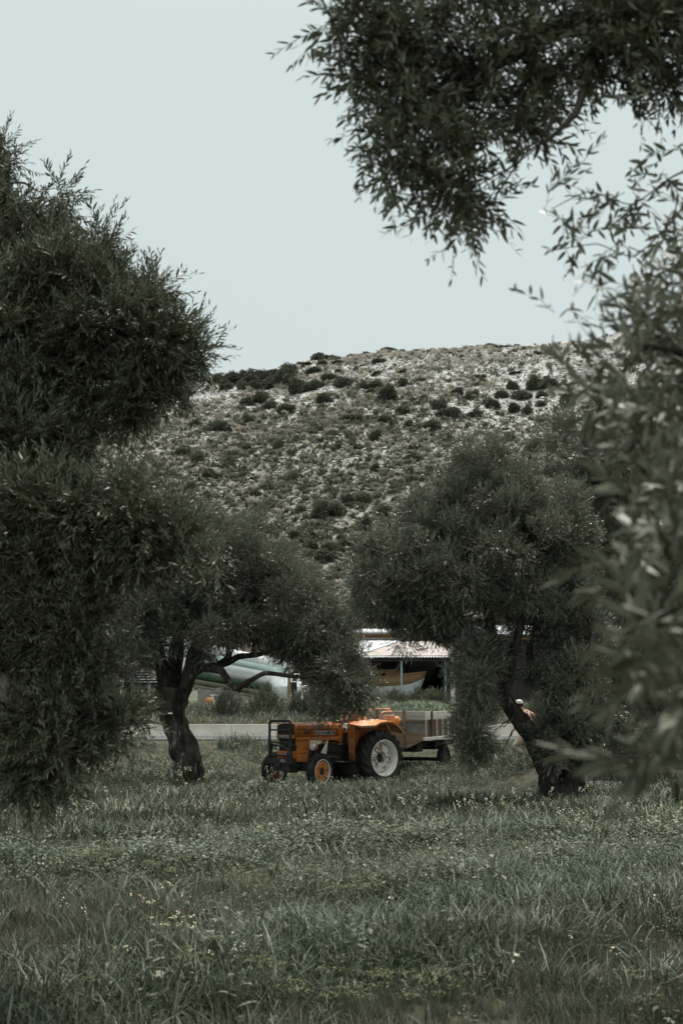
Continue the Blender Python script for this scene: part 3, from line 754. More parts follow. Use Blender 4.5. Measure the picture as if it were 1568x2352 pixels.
lobesG1 = [lob(1850, 150, 160, 220, 4.9), lob(2050, -50, 220, 220, 4.8), lob(1700, -200, 260, 160, 5.2), lob(862, 110, 100, 110, 5.2), lob(812, 60, 70, 60, 5.2), lob(912, 220, 120, 120, 5.2), lob(1012, 120, 140, 130, 5.2), lob(972, 330, 110, 90, 5.1), lob(1052, 400, 90, 90, 5.1), lob(1017, 462, 58, 44, 5.1), lob(1092, 270, 90, 110, 5.2), lob(1172, 130, 140, 110, 5.2), lob(1312, 70, 150, 100, 5.1), lob(1452, 90, 140, 100, 5.0), lob(1552, 110, 110, 90, 5.0), lob(1192, 270, 50, 70, 5.1), lob(1112, 460, 40, 40, 5.1), lob(1057, 530, 18, 14, 5.0), lob(882, 370, 50, 50, 5.1), lob(1012, -90, 260, 120, 5.3), lob(1412, -120, 300, 150, 5.2), lob(1392, 190, 90, 50, 5.0), lob(1532, 200, 60, 40, 4.9), lob(1692, 100, 110, 160, 5.0)]
c1, ce1 = crown('crown', 14, lobesG1, 3500, t, L=.056, W=.0145, slen=.17, nleaf=12, spread=(32, 66), detailed=True, m=M_LEAF_NEAR, clump=.085, inner=.2, up=.05, droop=.25)
c1.location = -Vector(base)
lobesG2 = [lob(1550, 540, 45, 90, 4.3, .2), lob(1420, 440, 130, 60, 4.6, .2), lob(1540, 390, 40, 70, 4.5, .2), lob(1550, 480, 50, 60, 4.4, .2), lob(1330, 560, 70, 25, 4.6, .15), lob(1270, 480, 25, 30, 4.6, .1), lob(1290, 715, 50, 42, 3.9, .14), lob(1545, 590, 36, 60, 4.2, .2), lob(1420, 580, 50, 20, 4.4, .12)]
c2, ce2 = crown('crown', 15, lobesG2, 74, t, L=.054, W=.0150, slen=.14, nleaf=8, spread=(32, 66), detailed=True, m=M_LEAF_NEAR, clump=.09, inner=.2, up=.05, droop=.3)
c2.location = -Vector(base)
lobesG3 = [lob(1535, 655, 50, 45, 3.8, .2), lob(1465, 745, 60, 40, 3.6, .2), lob(1580, 720, 60, 70, 3.6, .2), lob(1470, 790, 90, 45, 3.5, .2), lob(1580, 850, 100, 90, 3.3, .25), lob(1460, 900, 85, 70, 3.3, .2), lob(1540, 1000, 110, 90, 3.1, .25), lob(1450, 1010, 60, 70, 3.1, .2), lob(1592, 1120, 90, 90, 2.9, .25), lob(1532, 1150, 60, 60, 2.8, .2), lob(1600, 640, 40, 40, 3.8, .2), lob(1740, 900, 110, 260, 3.3, .3)]
c3, ce3 = crown('crown', 16, lobesG3, 310, t, L=.062, W=.0135, slen=.13, nleaf=11, spread=(30, 62), detailed=True, m=M_LEAF_NEAR, clump=.07, inner=.1, up=.1, droop=.2)
c3.location = -Vector(base)
lobesG4 = [lob(1592, 1260, 80, 90, 2.5, .2), lob(1522, 1330, 90, 70, 2.4, .18), lob(1452, 1260, 50, 40, 2.4, .15), lob(1592, 1430, 90, 90, 2.3, .2), lob(1482, 1450, 80, 60, 2.2, .16), lob(1442, 1545, 70, 45, 2.1, .14), lob(1562, 1560, 90, 80, 2.1, .2), lob(1562, 1650, 80, 60, 2.1, .16), lob(1672, 1690, 60, 90, 2.1, .18), lob(1572, 1760, 60, 40, 2.0, .14), lob(1682, 1820, 40, 60, 2.0, .14), lob(1742, 1500, 90, 280, 2.3, .25)]
c4, ce4 = crown('crown', 17, lobesG4, 150, t, L=.062, W=.0130, slen=.10, nleaf=9, spread=(30, 62), detailed=True, m=M_LEAF_NEAR, clump=.055, inner=.1, up=.05, droop=.15)
c4.location = -Vector(base)
twigs(b, np.concatenate([ce1, ce3, ce4]), tips, 150, 77, .005)
o = b.build('trunk', M_BARK, t, smooth=True); o.location = -Vector(base)
# ------------------------------------------------------------------ meadow
rm = np.random.default_rng(33)
base_e = at(1285, 1850, YE)
def blade_tuft(rng, nb, h, w, spread, arch, segs=3):
    V = []; Q = []; A = []
    for i in range(nb):
        a = rng.uniform(0, 6.28); r = spread * math.sqrt(rng.uniform(0, 1)); b = np.array([math.cos(a) * r, math.sin(a) * r, -.03])
        a2 = rng.uniform(0, 6.28); hh = h * rng.uniform(.45, 1.1); lean = rng.uniform(.1, .55) * hh; dr = arch * rng.uniform(.2, 1.3)
        side = np.array([-math.sin(a2), math.cos(a2), 0]); f = np.array([math.cos(a2), math.sin(a2), 0]); ww = w * rng.uniform(.6, 1.25); tone = rng.uniform(.7, 1.3)
        tw = rng.normal(0, .5); side = side * math.cos(tw) + f * math.sin(tw) * .5
        o = len(V)
        for s in range(segs + 1):
            t = s / segs
            p = b + f * lean * t ** 1.7 * (1 + dr) + np.array([0, 0, hh * (t - dr * .55 * t ** 3)])
            q = ww * (.55 + .9 * t - 1.4 * t * t) if t < 1 else .0004
            V += [p - side * q, p + side * q]; A += [tone, tone]
        Q += [[o + 2 * s, o + 2 * s + 1, o + 2 * s + 3, o + 2 * s + 2] for s in range(segs)]
    A = np.array(A); A4 = np.stack([A, A, A, np.ones_like(A)], 1)
    return np.array(V), np.zeros((0, 3), int), np.array(Q), A4
def weed_tuft(rng, ns, h, leaf):
    """upright stems set with broad little leaves"""
    V = []; T = []; Q = []; A = []
    for i in range(ns):
        a = rng.uniform(0, 6.28); r = .12 * math.sqrt(rng.uniform(0, 1)); b = np.array([math.cos(a) * r, math.sin(a) * r, -.02]); hh = h * rng.uniform(.5, 1.1)
        tip = b + np.array([rng.normal(0, .08), rng.normal(0, .08), hh])
        for j in range(rng.integers(6, 10)):
            t = rng.uniform(.15, 1); p = b + (tip - b) * t; a2 = rng.uniform(0, 6.28); el = rng.uniform(-.1, .8)
            d = np.array([math.cos(a2) * math.cos(el), math.sin(a2) * math.cos(el), math.sin(el)])
            l = leaf * rng.uniform(.5, 1.2); s = np.array([-math.sin(a2), math.cos(a2), 0]) * l * rng.uniform(.2, .34); tone = rng.uniform(.7, 1.3)
            o = len(V); V += [p, p + d * l * .5 + s, p + d * l - np.array([0, 0, .2 * l]), p + d * l * .5 - s]; A += [tone] * 4; Q.append([o, o + 1, o + 2, o + 3])
    A = np.array(A); return np.array(V), np.zeros((0, 3), int), np.array(Q), np.stack([A, A, A, np.ones_like(A)], 1)
def flower_stalk(rng, h, nf, size, pet, stemc=(.07, .085, .05)):
    """a wiry stem with a loose head of small blossoms; carries its own colours"""
    V = []; Q = []; A = []
    bend = rng.normal(0, .10, 2)
    def P(t): return np.array([bend[0] * t * t, bend[1] * t * t, h * t])
    for k in range(2):
        s = np.array([math.cos(k * 1.57), math.sin(k * 1.57), 0]) * .0022; o = len(V)
        for t in (0, .5, 1): V += [P(t) - s, P(t) + s]; A += [[*stemc, 1]] * 2
        Q += [[o, o + 1, o + 3, o + 2], [o + 2, o + 3, o + 5, o + 4]]
    for j in range(5):
        t = rng.uniform(.15, .8); a = rng.uniform(0, 6.28); d = np.array([math.cos(a), math.sin(a), .4]) * .06 * rng.uniform(.6, 1.3); s = np.array([-math.sin(a), math.cos(a), 0]) * .011
        o = len(V); V += [P(t), P(t) + d * .5 + s, P(t) + d, P(t) + d * .5 - s]; A += [[*stemc, 1]] * 4; Q.append([o, o + 1, o + 2, o + 3])
    for j in range(nf):
        c = P(rng.uniform(.86, 1.03)) + rng.normal(0, .016, 3); n = unit(rng.normal(0, 1, 3) + np.array([0, 0, .8])); u = unit(np.cross(n, rng.normal(0, 1, 3))); v = np.cross(n, u); z = size * rng.uniform(.7, 1.3)
        o = len(V); V += [c - u * z, c - v * z, c + u * z, c + v * z]; g = rng.uniform(.8, 1.1); A += [[pet[0] * g, pet[1] * g, pet[2] * g, 1]] * 4; Q.append([o, o + 1, o + 2, o + 3])
    return np.array(V), np.zeros((0, 3), int), np.array(Q), np.array(A)
def umbel(rng, h):
    V = []; Q = []; A = []; c = (.15, .155, .088)
    for st in range(4):
        b = np.array([rng.normal(0, .06), rng.normal(0, .06), 0]); t = b + np.array([rng.normal(0, .10), rng.normal(0, .10), h * rng.uniform(.7, 1.1)])
        s = np.array([.003, 0, 0]); o = len(V); V += [b - s, b + s, t + s, t - s]; A += [[.08, .095, .055, 1]] * 4; Q.append([o, o + 1, o + 2, o + 3])
        for j in range(26):
            a = rng.uniform(0, 6.28); r = .07 * math.sqrt(rng.uniform(0, 1)); p = t + np.array([math.cos(a) * r, math.sin(a) * r, .02 - 3 * r * r + rng.normal(0, .004)]); z = .007 * rng.uniform(.7, 1.4)
            n = unit(np.array([rng.normal(0, .5), rng.normal(0, .5), 1])); u = unit(np.cross(n, [1, .2, 0])); v = np.cross(n, u); o = len(V); g = rng.uniform(.7, 1.3)
            V += [p - u * z, p - v * z, p + u * z, p + v * z]; A += [[c[0] * g, c[1] * g, c[2] * g, 1]] * 4; Q.append([o, o + 1, o + 2, o + 3])
    return np.array(V), np.zeros((0, 3), int), np.array(Q), np.array(A)

def field(y0, y1, dens, wide=.27, pad=.8):
    area_n = int(dens * wide * (y1 * y1 - y0 * y0) + dens * 2 * pad * (y1 - y0)); y = np.sqrt(rm.uniform(y0 * y0, y1 * y1, area_n)); x = rm.uniform(-1, 1, area_n) * (wide * y + pad)
    return x, y
EXCL = []   # (x, y, r) trodden or occupied spots
def place(C, x, y, protos, col, scale, own=False, sink=0.0):
    n = len(x)
    if not n: return
    z = terrain_z(x, y) - sink
    cl = np.concatenate([col, np.ones((n, 1))], 1)
    f = (lambda A, ix: A) if own else (lambda A, ix: A * cl[ix][:, None, :])
    Rm = rotz(rm.uniform(0, 6.28, n)); lx = rm.normal(0, .10, n); Rm = Rm.copy(); Rm[:, 0, 2] += lx
    C.inst(protos, np.stack([x, y, z], 1), Rm, scale, rm.integers(0, len(protos), n), f)
G_BROAD = np.array([.074, .094, .061]); G_DARK = np.array([.046, .063, .033]); G_PALE = np.array([.142, .162, .124]); G_DRY = np.array([.23, .20, .135]); G_OLIVE = np.array([.13, .13, .075])
broad = [blade_tuft(rm, 13, .29, .0080, .09, .85) for _ in range(7)]
broad_far = [blade_tuft(rm, 13, .38, .0135, .13, .75, 3) for _ in range(6)]
fine = [blade_tuft(rm, 26, .25, .0030, .09, .35) for _ in range(6)]
fine_far = [blade_tuft(rm, 18, .30, .0065, .14, .3, 2) for _ in range(6)]
weeds = [weed_tuft(rm, 11, .28, .042) for _ in range(6)]
low = [weed_tuft(rm, 10, .13, .034) for _ in range(5)]
C = Cloud()
for (y0, y1, dens, far) in ((7.0, 12, 200, 0), (12, 19, 130, 0), (19, 31, 62, 1), (31, 44, 34, 1), (44, 54.3, 20, 1)):
    x, y = field(y0, y1, dens)
    n1 = fbm(x, y, 41, .9, 3); n2 = fbm(x, y, 42, .35, 3); n3 = fbm(x, y, 43, 2.2, 2); u = rm.uniform(0, 1, len(x))
    # the beaten patch near the wheels stays lower, and the verge before the road is short
    near_t = np.exp(-((x + .2) / 2.6) ** 2 - ((y - 35.3) / 1.5) ** 2)
    hs_ = (1 - .38 * near_t) * np.where(y > 47, .62 - .34 * sstep(48, 52, y), 1.0) * (1 - .18 * sstep(30, 33, y) * (1 - sstep(37, 40, y)))
    kind = np.where(n1 + .5 * n3 + rm.normal(0, .35, len(x)) > .05, 0, 1)                                   # 0 broad blades, 1 fine ones
    kind = np.where((n2 + rm.normal(0, .25, len(x)) + .9 * sstep(26, 33, y) - .05 > .78), 2, kind)          # leafy weeds, mostly further out
    kind = np.where(u < np.where(y < 26, .03, .12), 3, kind); kind = np.where(u > np.where(y < 26, .985, .92), 2, kind)
    col = np.where((rm.uniform(0, 1, len(x)) < .5 + .3 * n2)[:, None], G_BROAD, G_DARK)
    col = np.where((rm.uniform(0, 1, len(x)) < .18 + .16 * n3)[:, None], G_PALE, col)
    col = np.where((rm.uniform(0, 1, len(x)) < .07 - .07 * n1 + .08 * (kind == 1))[:, None], np.where(rm.uniform(0, 1, len(x))[:, None] < .5, G_DRY, G_OLIVE), col)
    col = col * rm.uniform(.72, 1.28, (len(x), 1)) * (1 + .28 * n2 + .16 * n1)[:, None]; sc = np.clip(rm.normal(1, .2, len(x)) + .38 * n3 + .32 * n1, .45, 1.8) * hs_
    for k, (pn, pf) in enumerate(((broad, broad_far), (fine, fine_far), (weeds, weeds), (low, low))):
        q = kind == k; place(C, x[q], y[q], pf if far else pn, col[q], sc[q])
# the bank behind the wall and the yard edge
x, y = field(60.4, 67.2, 30, .25, 4)
col = np.where((rm.uniform(0, 1, len(x)) < .5)[:, None], G_PALE, G_BROAD) * rm.uniform(.7, 1.3, (len(x), 1)); col = np.where((rm.uniform(0, 1, len(x)) < .3 * (1 - sstep(60.5, 63, y)) + .08)[:, None], G_DRY, col)
place(C, x, y, broad_far + fine_far, col, rm.uniform(.9, 2.1, len(x)))
x, y = field(67.2, 88, 7, .25, 4); place(C, x, y, fine_far, np.repeat(G_PALE[None], len(x), 0) * rm.uniform(.7, 1.2, (len(x), 1)), rm.uniform(.6, 1.3, len(x)))
# taller clumps before the wall at left, and along the wall foot
for (px, py, Y, n, s) in ((545, 1700, 50, 40, 2.3), (575, 1700, 49, 30, 1.8), (640, 1705, 50, 20, 1.5), (330, 1715, 50, 30, 1.3)):
    c = at(px, py, Y); x = c.x + rm.normal(0, .35, n); y = Y + rm.normal(0, .5, n); place(C, x, y, fine_far + broad_far, np.repeat(G_BROAD[None], n, 0) * rm.uniform(.8, 1.4, (n, 1)), s * rm.uniform(.7, 1.1, n))
# dark rank herbs under the fluted tree, tone cut further to deepen its shade
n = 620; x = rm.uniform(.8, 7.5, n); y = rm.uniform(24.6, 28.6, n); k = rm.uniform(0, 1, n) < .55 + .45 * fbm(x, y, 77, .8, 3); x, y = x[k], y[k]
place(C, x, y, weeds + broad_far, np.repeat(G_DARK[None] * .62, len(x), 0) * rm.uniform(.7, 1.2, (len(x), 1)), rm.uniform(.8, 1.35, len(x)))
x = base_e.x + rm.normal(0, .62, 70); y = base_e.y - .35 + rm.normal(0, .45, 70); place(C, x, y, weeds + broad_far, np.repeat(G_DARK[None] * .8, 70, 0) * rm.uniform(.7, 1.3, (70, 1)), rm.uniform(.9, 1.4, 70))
# clumps of tall broad blades, a dry tan patch, and scattered bigger tufts
tall = [blade_tuft(rm, 15, .50, .0115, .13, .95) for _ in range(6)]
for (px, py, n, rr) in ((600, 1960, 26, .5), (660, 1985, 30, .6), (1100, 1955, 26, .8), (980, 2010, 24, .6), (1180, 2060, 22, .5), (1380, 2040, 24, .7), (1500, 2100, 22, .5), (150, 2020, 22, .6), (420, 1990, 18, .5), (820, 2060, 18, .5), (1450, 1960, 24, .8), (880, 1960, 22, .8), (310, 2080, 14, .4), (1250, 2180, 14, .4), (300, 2330, 10, .25), (1520, 2260, 12, .3), (60, 2250, 10, .3), (750, 2200, 12, .4)):
    Y = CAM_Z / math.tan(math.atan((py - 1176) / FPX) - PITCH); c = at(px, py, Y); x = c.x + rm.normal(0, rr, n); y = np.maximum(Y + rm.normal(0, rr, n), 8.3)
    place(C, x, y, tall, np.where(rm.uniform(0, 1, (n, 1)) < .4, G_PALE, G_BROAD) * rm.uniform(.8, 1.3, (n, 1)), rm.uniform(.7, 1.15, n))
x, y = field(8.5, 30, 3.0); place(C, x, y, tall, np.repeat(G_BROAD[None], len(x), 0) * rm.uniform(.7, 1.5, (len(x), 1)), rm.uniform(.5, .9, len(x)))
x = at(425, 1890, 24).x + rm.normal(0, .75, 260); y = 24.5 + rm.normal(0, 1.5, 260); place(C, x, y, fine_far, np.where(rm.uniform(0, 1, (260, 1)) < .6, G_DRY, G_OLIVE) * rm.uniform(.6, 1.0, (260, 1)), rm.uniform(1.0, 1.6, 260))
x = rm.uniform(1.9, 3.7, 120); y = rm.uniform(37.6, 39.6, 120); place(C, x, y, tall, np.repeat(G_BROAD[None], 120, 0) * rm.uniform(.8, 1.4, (120, 1)), rm.uniform(.8, 1.3, 120))
x = rm.uniform(1.2, 4.2, 170); y = rm.uniform(36.6, 39.2, 170); place(C, x, y, weeds + fine_far, np.repeat(G_BROAD[None], 170, 0) * rm.uniform(.8, 1.4, (170, 1)), rm.uniform(1.0, 1.8, 170))
V, T, Q, A = C.arrays()
tag(link('meadow_grass', np_mesh('meadow_grass', V, T, Q, M_GRASS, {'kindcol': ('FLOAT_COLOR', A)})), 'long blue green meadow grass and leafy weeds', 'grass', kind='stuff')

# flowers too many to count: pale yellow mustard, green umbels
M_FLOWER = vcol_mat('flower_head', .7, .1, .25)
CREAM = (.66, .64, .52); YEL = (.60, .54, .35)
stalks = [flower_stalk(rm, .52, 9, .011, CREAM if i % 3 else YEL) for i in range(8)]
short = [flower_stalk(rm, .34, 5, .010, CREAM if i % 2 else YEL) for i in range(6)]
umb = [umbel(rm, .34) for _ in range(4)]
C = Cloud()
def patch(px, py, Y, rx_, ry_, n, pr=stalks, s=(.7, 1.15)):
    c = at(px, py, Y); x = c.x + rm.normal(0, rx_, n); y = Y + rm.normal(0, ry_, n); k = (y > 8.2) & (y < 53) & (rm.uniform(0, 1, len(x)) > 1.25 * np.exp(-((x + .4) / 2.4) ** 2 - ((y - 35.0) / 2.0) ** 2)); x, y = x[k], y[k]
    place(C, x, y, pr, np.ones((len(x), 3)), rm.uniform(*s, len(x)), own=True)
patch(430, 1760, 34.5, 1.9, 1.6, 240); patch(300, 1750, 37, 2.2, 2.5, 200); patch(580, 1760, 36, .9, 1.5, 80); patch(500, 1740, 41, 2.5, 3, 160); patch(250, 1880, 22, 1.6, 1.5, 60); patch(330, 1740, 44, 3, 3, 90)
patch(1240, 1890, 23.5, 1.3, 1.0, 34); patch(1450, 1880, 22.5, .9, 1.0, 34); patch(1020, 1910, 21.5, .8, .7, 14); patch(1500, 1930, 19, .8, 1.1, 26); patch(690, 1900, 21, .7, .8, 14); patch(800, 1960, 17.5, .6, .8, 9); patch(110, 1885, 21, .7, .8, 30); patch(620, 1810, 28, .8, 1.6, 24); patch(930, 1870, 24.5, .8, .7, 16)
x, y = field(8.5, 32, .55); place(C, x, y, short, np.ones((len(x), 3)), rm.uniform(.7, 1.1, len(x)), own=True)
for (px, py, Y, n) in ((200, 1990, 15.5, 9), (130, 1990, 15.8, 5), (640, 2050, 13.8, 7), (790, 2080, 13.2, 8), (280, 2300, 9.4, 4), (960, 2300, 9.3, 4), (1050, 2320, 9.2, 3), (1520, 2310, 9.3, 4), (540, 2340, 9.1, 4), (380, 2040, 14.2, 5), (1000, 2010, 15, 5), (850, 2340, 9.0, 3)): patch(px, py, Y, .28, .3, n, umb, (.7, 1.1))
V, T, Q, A = C.arrays()
tag(link('meadow_flowers', np_mesh('meadow_flowers', V, T, Q, M_FLOWER, {'kindcol': ('FLOAT_COLOR', A)})), 'small pale yellow wildflowers scattered through the meadow', 'wildflowers', kind='stuff')

# the few tall mustard plants that stand up close to the lens
M_STEM = mat('mustard_stem', (.13, .145, .095), (.17, .165, .115), scale=20, rough=.7)
M_PETAL = mat('mustard_petal', (.70, .66, .48), (.62, .56, .36), scale=40, rough=.7)
def mustard(px, ybase, py_top, lean, label, seed):
    r = random.Random(seed); Y = ybase; b0 = at(px, 2300, Y); z0 = gz(b0.x, Y); top = at(px + lean, py_top, Y).z
    h = top - z0; root = empty('wild_mustard', (b0.x, Y, z0)); tag(root, label, 'mustard plant', 'tall mustard plants in the near grass')
    lx = lean * Y / FPX; st = MB(); hd = MB(); lf = MB()
    def P(t): return Vector((lx * t ** 1.4 + .012 * math.sin(5 * t + seed), .02 * math.sin(4 * t), h * t))
    st.tube([P(i / 8) for i in range(9)], [.0062 * (1 - .65 * i / 8) for i in range(9)], n=6)
    ends = [P(1)]
    for k in range(5):
        t = .42 + .11 * k; a = r.uniform(0, 6.28); l = .22 * (1.15 - t) + .06
        e = P(t) + Vector((math.cos(a) * l, math.sin(a) * l, l * 1.1)); m_ = P(t) + (e - P(t)) * .5 + Vector((0, 0, -.02))
        st.tube([P(t), m_, e], [.0036, .0028, .002], n=5); ends.append(e)
    for k in range(5):
        t = .08 + .13 * k; a = r.uniform(0, 6.28); l = .17 * (1.1 - t); d = Vector((math.cos(a), math.sin(a), .35)); s = Vector((-math.sin(a), math.cos(a), 0)) * l * .22
        lf.grid([[P(t) - s * .2, P(t) + s * .2], [P(t) + d * l * .5 - s, P(t) + d * l * .5 + s], [P(t) + d * l * .8 - s * .8 - Vector((0, 0, .01)), P(t) + d * l * .8 + s * .8 - Vector((0, 0, .01))], [P(t) + d * l - s * .1 - Vector((0, 0, .03)), P(t) + d * l + s * .1 - Vector((0, 0, .03))]])
    for i_, e in enumerate(ends):
        for k in range(9 if r.random() < .7 else 3):
            c = e + Vector((r.gauss(0, .010), r.gauss(0, .010), r.gauss(0, .010)))
            n = Vector((r.gauss(0, 1), r.gauss(0, 1), r.gauss(.8, 1))).normalized(); u = n.orthogonal().normalized(); v = n.cross(u); z = .0062
            hd.add([c - u * z, c - v * z, c + u * z, c + v * z], [(0, 1, 2, 3)])
        hd.build('flower_head', M_PETAL, root); hd = MB()
    st.build('stem', M_STEM, root); lf.build_each('leaf', M_STEM, root)
for q in ((352, 9.3, 2075, -10, 'mustard plant with a bent bare stem, just before the tallest one', 1), (376, 9.0, 2035, -14, 'tallest mustard plant, its top head above all the others', 2), (432, 9.6, 2112, 4, 'straight upright mustard plant to the right of the tallest one', 3), (240, 9.2, 2212, 6, 'short mustard plant alone in the grass at the lower left', 4), (542, 9.0, 2165, -4, 'mustard plant standing apart in the open grass, rightmost of the tall ones', 5)):
    mustard(*q)
# ------------------------------------------------------------------ orange tractor
M_ORANGE = mat('tractor_orange', (.53, .165, .028), (.40, .125, .026), (.16, .065, .03), scale=2.4, rough=.42, spec=.45, bump=.05, bscale=30, c3lo=.62, scale3=6)
M_ORANGE_OLD = mat('faded_orange', (.52, .19, .045), (.62, .38, .24), (.20, .085, .04), scale=3.0, lo=.42, hi=.58, rough=.5, c3lo=.66, scale3=9)
M_BLACK = mat('black_iron', (.018, .018, .017), (.032, .030, .027), scale=8, rough=.65, spec=.3)
M_ENGINE = mat('oily_engine', (.020, .019, .017), (.045, .038, .03), scale=12, rough=.6, bump=.6, bscale=25)
M_RUBBER = mat('tyre_rubber', (.022, .022, .021), (.060, .058, .052), (.10, .095, .085), scale=5, lo=.45, hi=.75, rough=.85, spec=.2, bump=.3, bscale=40, c3lo=.70)
M_WHITE = mat('rim_white', (.82, .82, .79), (.70, .69, .65), (.20, .10, .05), scale=5, rough=.5, c3lo=.69, scale3=9)
M_DISC = mat('rusty_white_disc', (.80, .80, .77), (.68, .67, .63), (.21, .105, .055), scale=6, rough=.6, c3lo=.535, scale3=7.5)
M_GLASS_LAMP = mat('lamp_glass', (.42, .45, .45), (.75, .78, .78), scale=9, rough=.12, spec=.8)
M_AMBER = mat('amber_lens', (.50, .22, .05), (.34, .15, .05), scale=30, rough=.3)
M_CHROME = mat('badge_metal', (.60, .60, .58), rough=.3, metal=.8)
M_PLATE = mat('plate_dark', (.05, .055, .055), rough=.5)
M_LETTER = mat('letter_pale', (.66, .66, .63), rough=.5)
M_LETTER_DARK = mat('letter_dark', (.035, .022, .014), rough=.5)
M_STEEL = mat('worn_steel', (.20, .195, .185), (.12, .10, .085), scale=14, rough=.5, metal=.3)

TH = R(42)
tr = empty('tractor', (0.53, 37.2, gz(0.53, 37.2) - .08), R(180) + TH)
tag(tr, 'old orange farm tractor with a black front guard, parked in the long grass', 'tractor')
RZ = lambda a: Matrix.Rotation(a, 4, 'Z')

def tyre(name, Rr, w, parent, lugs, lug_h, rim_r):
    b = MB(); h = w / 2
    prof = [(rim_r - .01, -h * .62), (rim_r + .02, -h * .86), (rim_r + (Rr - rim_r) * .5, -h * 1.0), (Rr - .06, -h * .96), (Rr - .015, -h * .80), (Rr, -h * .4), (Rr + .004, 0), (Rr, h * .4), (Rr - .015, h * .80), (Rr - .06, h * .96), (rim_r + (Rr - rim_r) * .5, h), (rim_r + .02, h * .86), (rim_r - .01, h * .62)]
    b.lathe(prof, n=56, cap=False)
    for side in (-1, 1):
        for i in range(lugs):
            a0 = 2 * math.pi * (i + (.5 if side > 0 else 0)) / lugs; sweep = 1.15 * 2 * math.pi / lugs; wd = .40 * 2 * math.pi / lugs
            rows = []; n = 5
            for k in range(n + 1):
                t = k / n; y = side * h * (-.04 + 1.02 * t); a = a0 - sweep * t; rr = Rr - (0 if t < .75 else .06 * ((t - .75) / .25) ** 1.3)
                for (da, dr) in ((-wd / 2, -.03), (-wd * .36, lug_h), (wd * .36, lug_h), (wd / 2, -.03)):
                    rows.append((math.cos(a + da) * (rr + dr), y, math.sin(a + da) * (rr + dr)))
            fs = [(k * 4 + j, k * 4 + j + 1, (k + 1) * 4 + j + 1, (k + 1) * 4 + j) for k in range(n) for j in range(3)] + [(0, 1, 2, 3), (n * 4, n * 4 + 3, n * 4 + 2, n * 4 + 1)]
            b.add(rows, fs)
    return b.build(name, M_RUBBER, parent, smooth=True)
def wheel_rear(y, s):
    w = empty('rear_wheel', (0, y, .68)); w.parent = tr
    if s < 0: w.rotation_euler = (0, 0, math.pi)
    tyre('tyre', .665, .37, w, 19, .042, .415)
    r = MB(); r.lathe([(.435, .13), (.45, .165), (.462, .185), (.452, .190), (.432, .178), (.405, .12), (.385, .05), (.372, -.02), (.375, -.12), (.42, -.16), (.45, -.18)], n=56, cap=False)
    r.build('rim', M_WHITE, w, smooth=True)
    d = MB(); d.lathe([(.375, .012), (.36, .035), (.31, .055), (.22, .075), (.165, .070), (.160, .02), (.158, -.035), (.115, -.04)], n=48, cap=False); d.build('wheel_disc', M_DISC, w, smooth=True)
    h = MB(); h.lathe([(.12, -.05), (.115, -.02), (.07, -.015), (.065, .01), (.001, .012)], n=24); h.build('hub', M_ENGINE, w, smooth=True)
    q = MB(); q.lathe([(.001, -.195), (.455, -.192), (.458, -.186), (.36, -.18), (.14, -.05)], n=40, cap=False); q.build('inner_shade_plate', M_ENGINE, w, smooth=True)  # dark plate added so the inside of the wheel reads as shaded
    n = MB()
    for k in range(8):
        a = k * math.pi / 4; n.lathe([(.013, -.04), (.013, -.02), (.001, -.018)], c=(.138 * math.cos(a), 0, .138 * math.sin(a)), n=6)
    n.build_each('wheel_nut', M_STEEL, w)
def wheel_front(y, s, steer):
    w = empty('front_wheel', (2.2, y, .41)); w.parent = tr; w.rotation_euler = (0, 0, (math.pi if s < 0 else 0) + steer)
    tyre('tyre', .415, .21, w, 26, .016, .262)
    r = MB(); r.lathe([(.272, .085), (.290, .098), (.290, .106), (.278, .108), (.268, .09), (.262, .035), (.25, -.02), (.26, -.09), (.285, -.10)], n=48, cap=False); r.build('rim', M_WHITE, w, smooth=True)
    d = MB(); d.lathe([(.262, .045), (.248, .074), (.21, .083), (.12, .086), (.094, .076), (.088, .03)], n=40, cap=False); d.build('wheel_disc', M_ORANGE, w, smooth=True)
    h = MB(); h.lathe([(.090, .03), (.086, .068), (.06, .08), (.03, .078), (.001, .073)], n=24); h.build('hub', M_ENGINE, w, smooth=True)
    n = MB()
    for k in range(5):
        a = k * 2 * math.pi / 5 + .5; n.lathe([(.021, .07), (.021, .0875), (.001, .088)], c=(.165 * math.cos(a), 0, .165 * math.sin(a)), n=14)
    n.build_each('bolt_hole', M_BLACK, w)
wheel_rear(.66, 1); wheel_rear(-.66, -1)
wheel_front(.86, 1, R(9)); wheel_front(-.86, -1, R(9))

# chassis and engine under the bonnet
e = MB()
e.box((1.55, 0, .82), (1.35, .40, .42)); e.box((.45, 0, .78), (1.25, .42, .50)); e.box((1.3, .20, .95), (.5, .14, .22)); e.box((1.75, .21, .78), (.22, .10, .2))
e.box((2.25, 0, .56), (.55, .36, .22)); e.box((2.2, 0, .46), (.12, 1.56, .12)); e.lathe([(.16, -.62), (.16, .62)], c=(0, 0, .68), n=18)
e.tube([(.7, .3, .62), (1.2, .32, .6), (1.95, .34, .5)], .03); e.tube([(.9, -.3, .62), (1.95, -.34, .5)], .03)
e.build('engine_block', M_ENGINE, tr, bevel=.02)
g = MB(); g.tube([(1.05, .30, .72), (1.75, .33, .735)], .010); g.build('steering_rod', M_STEEL, tr)
ft = MB(); ft.box((.98, .42, .60), (.62, .42, .03)); ft.box((.98, -.42, .60), (.62, .42, .03)); ft.tube([(.8, .30, .61), (.8, .5, .56)], .025); ft.build('footplate', M_ENGINE, tr, bevel=.008)
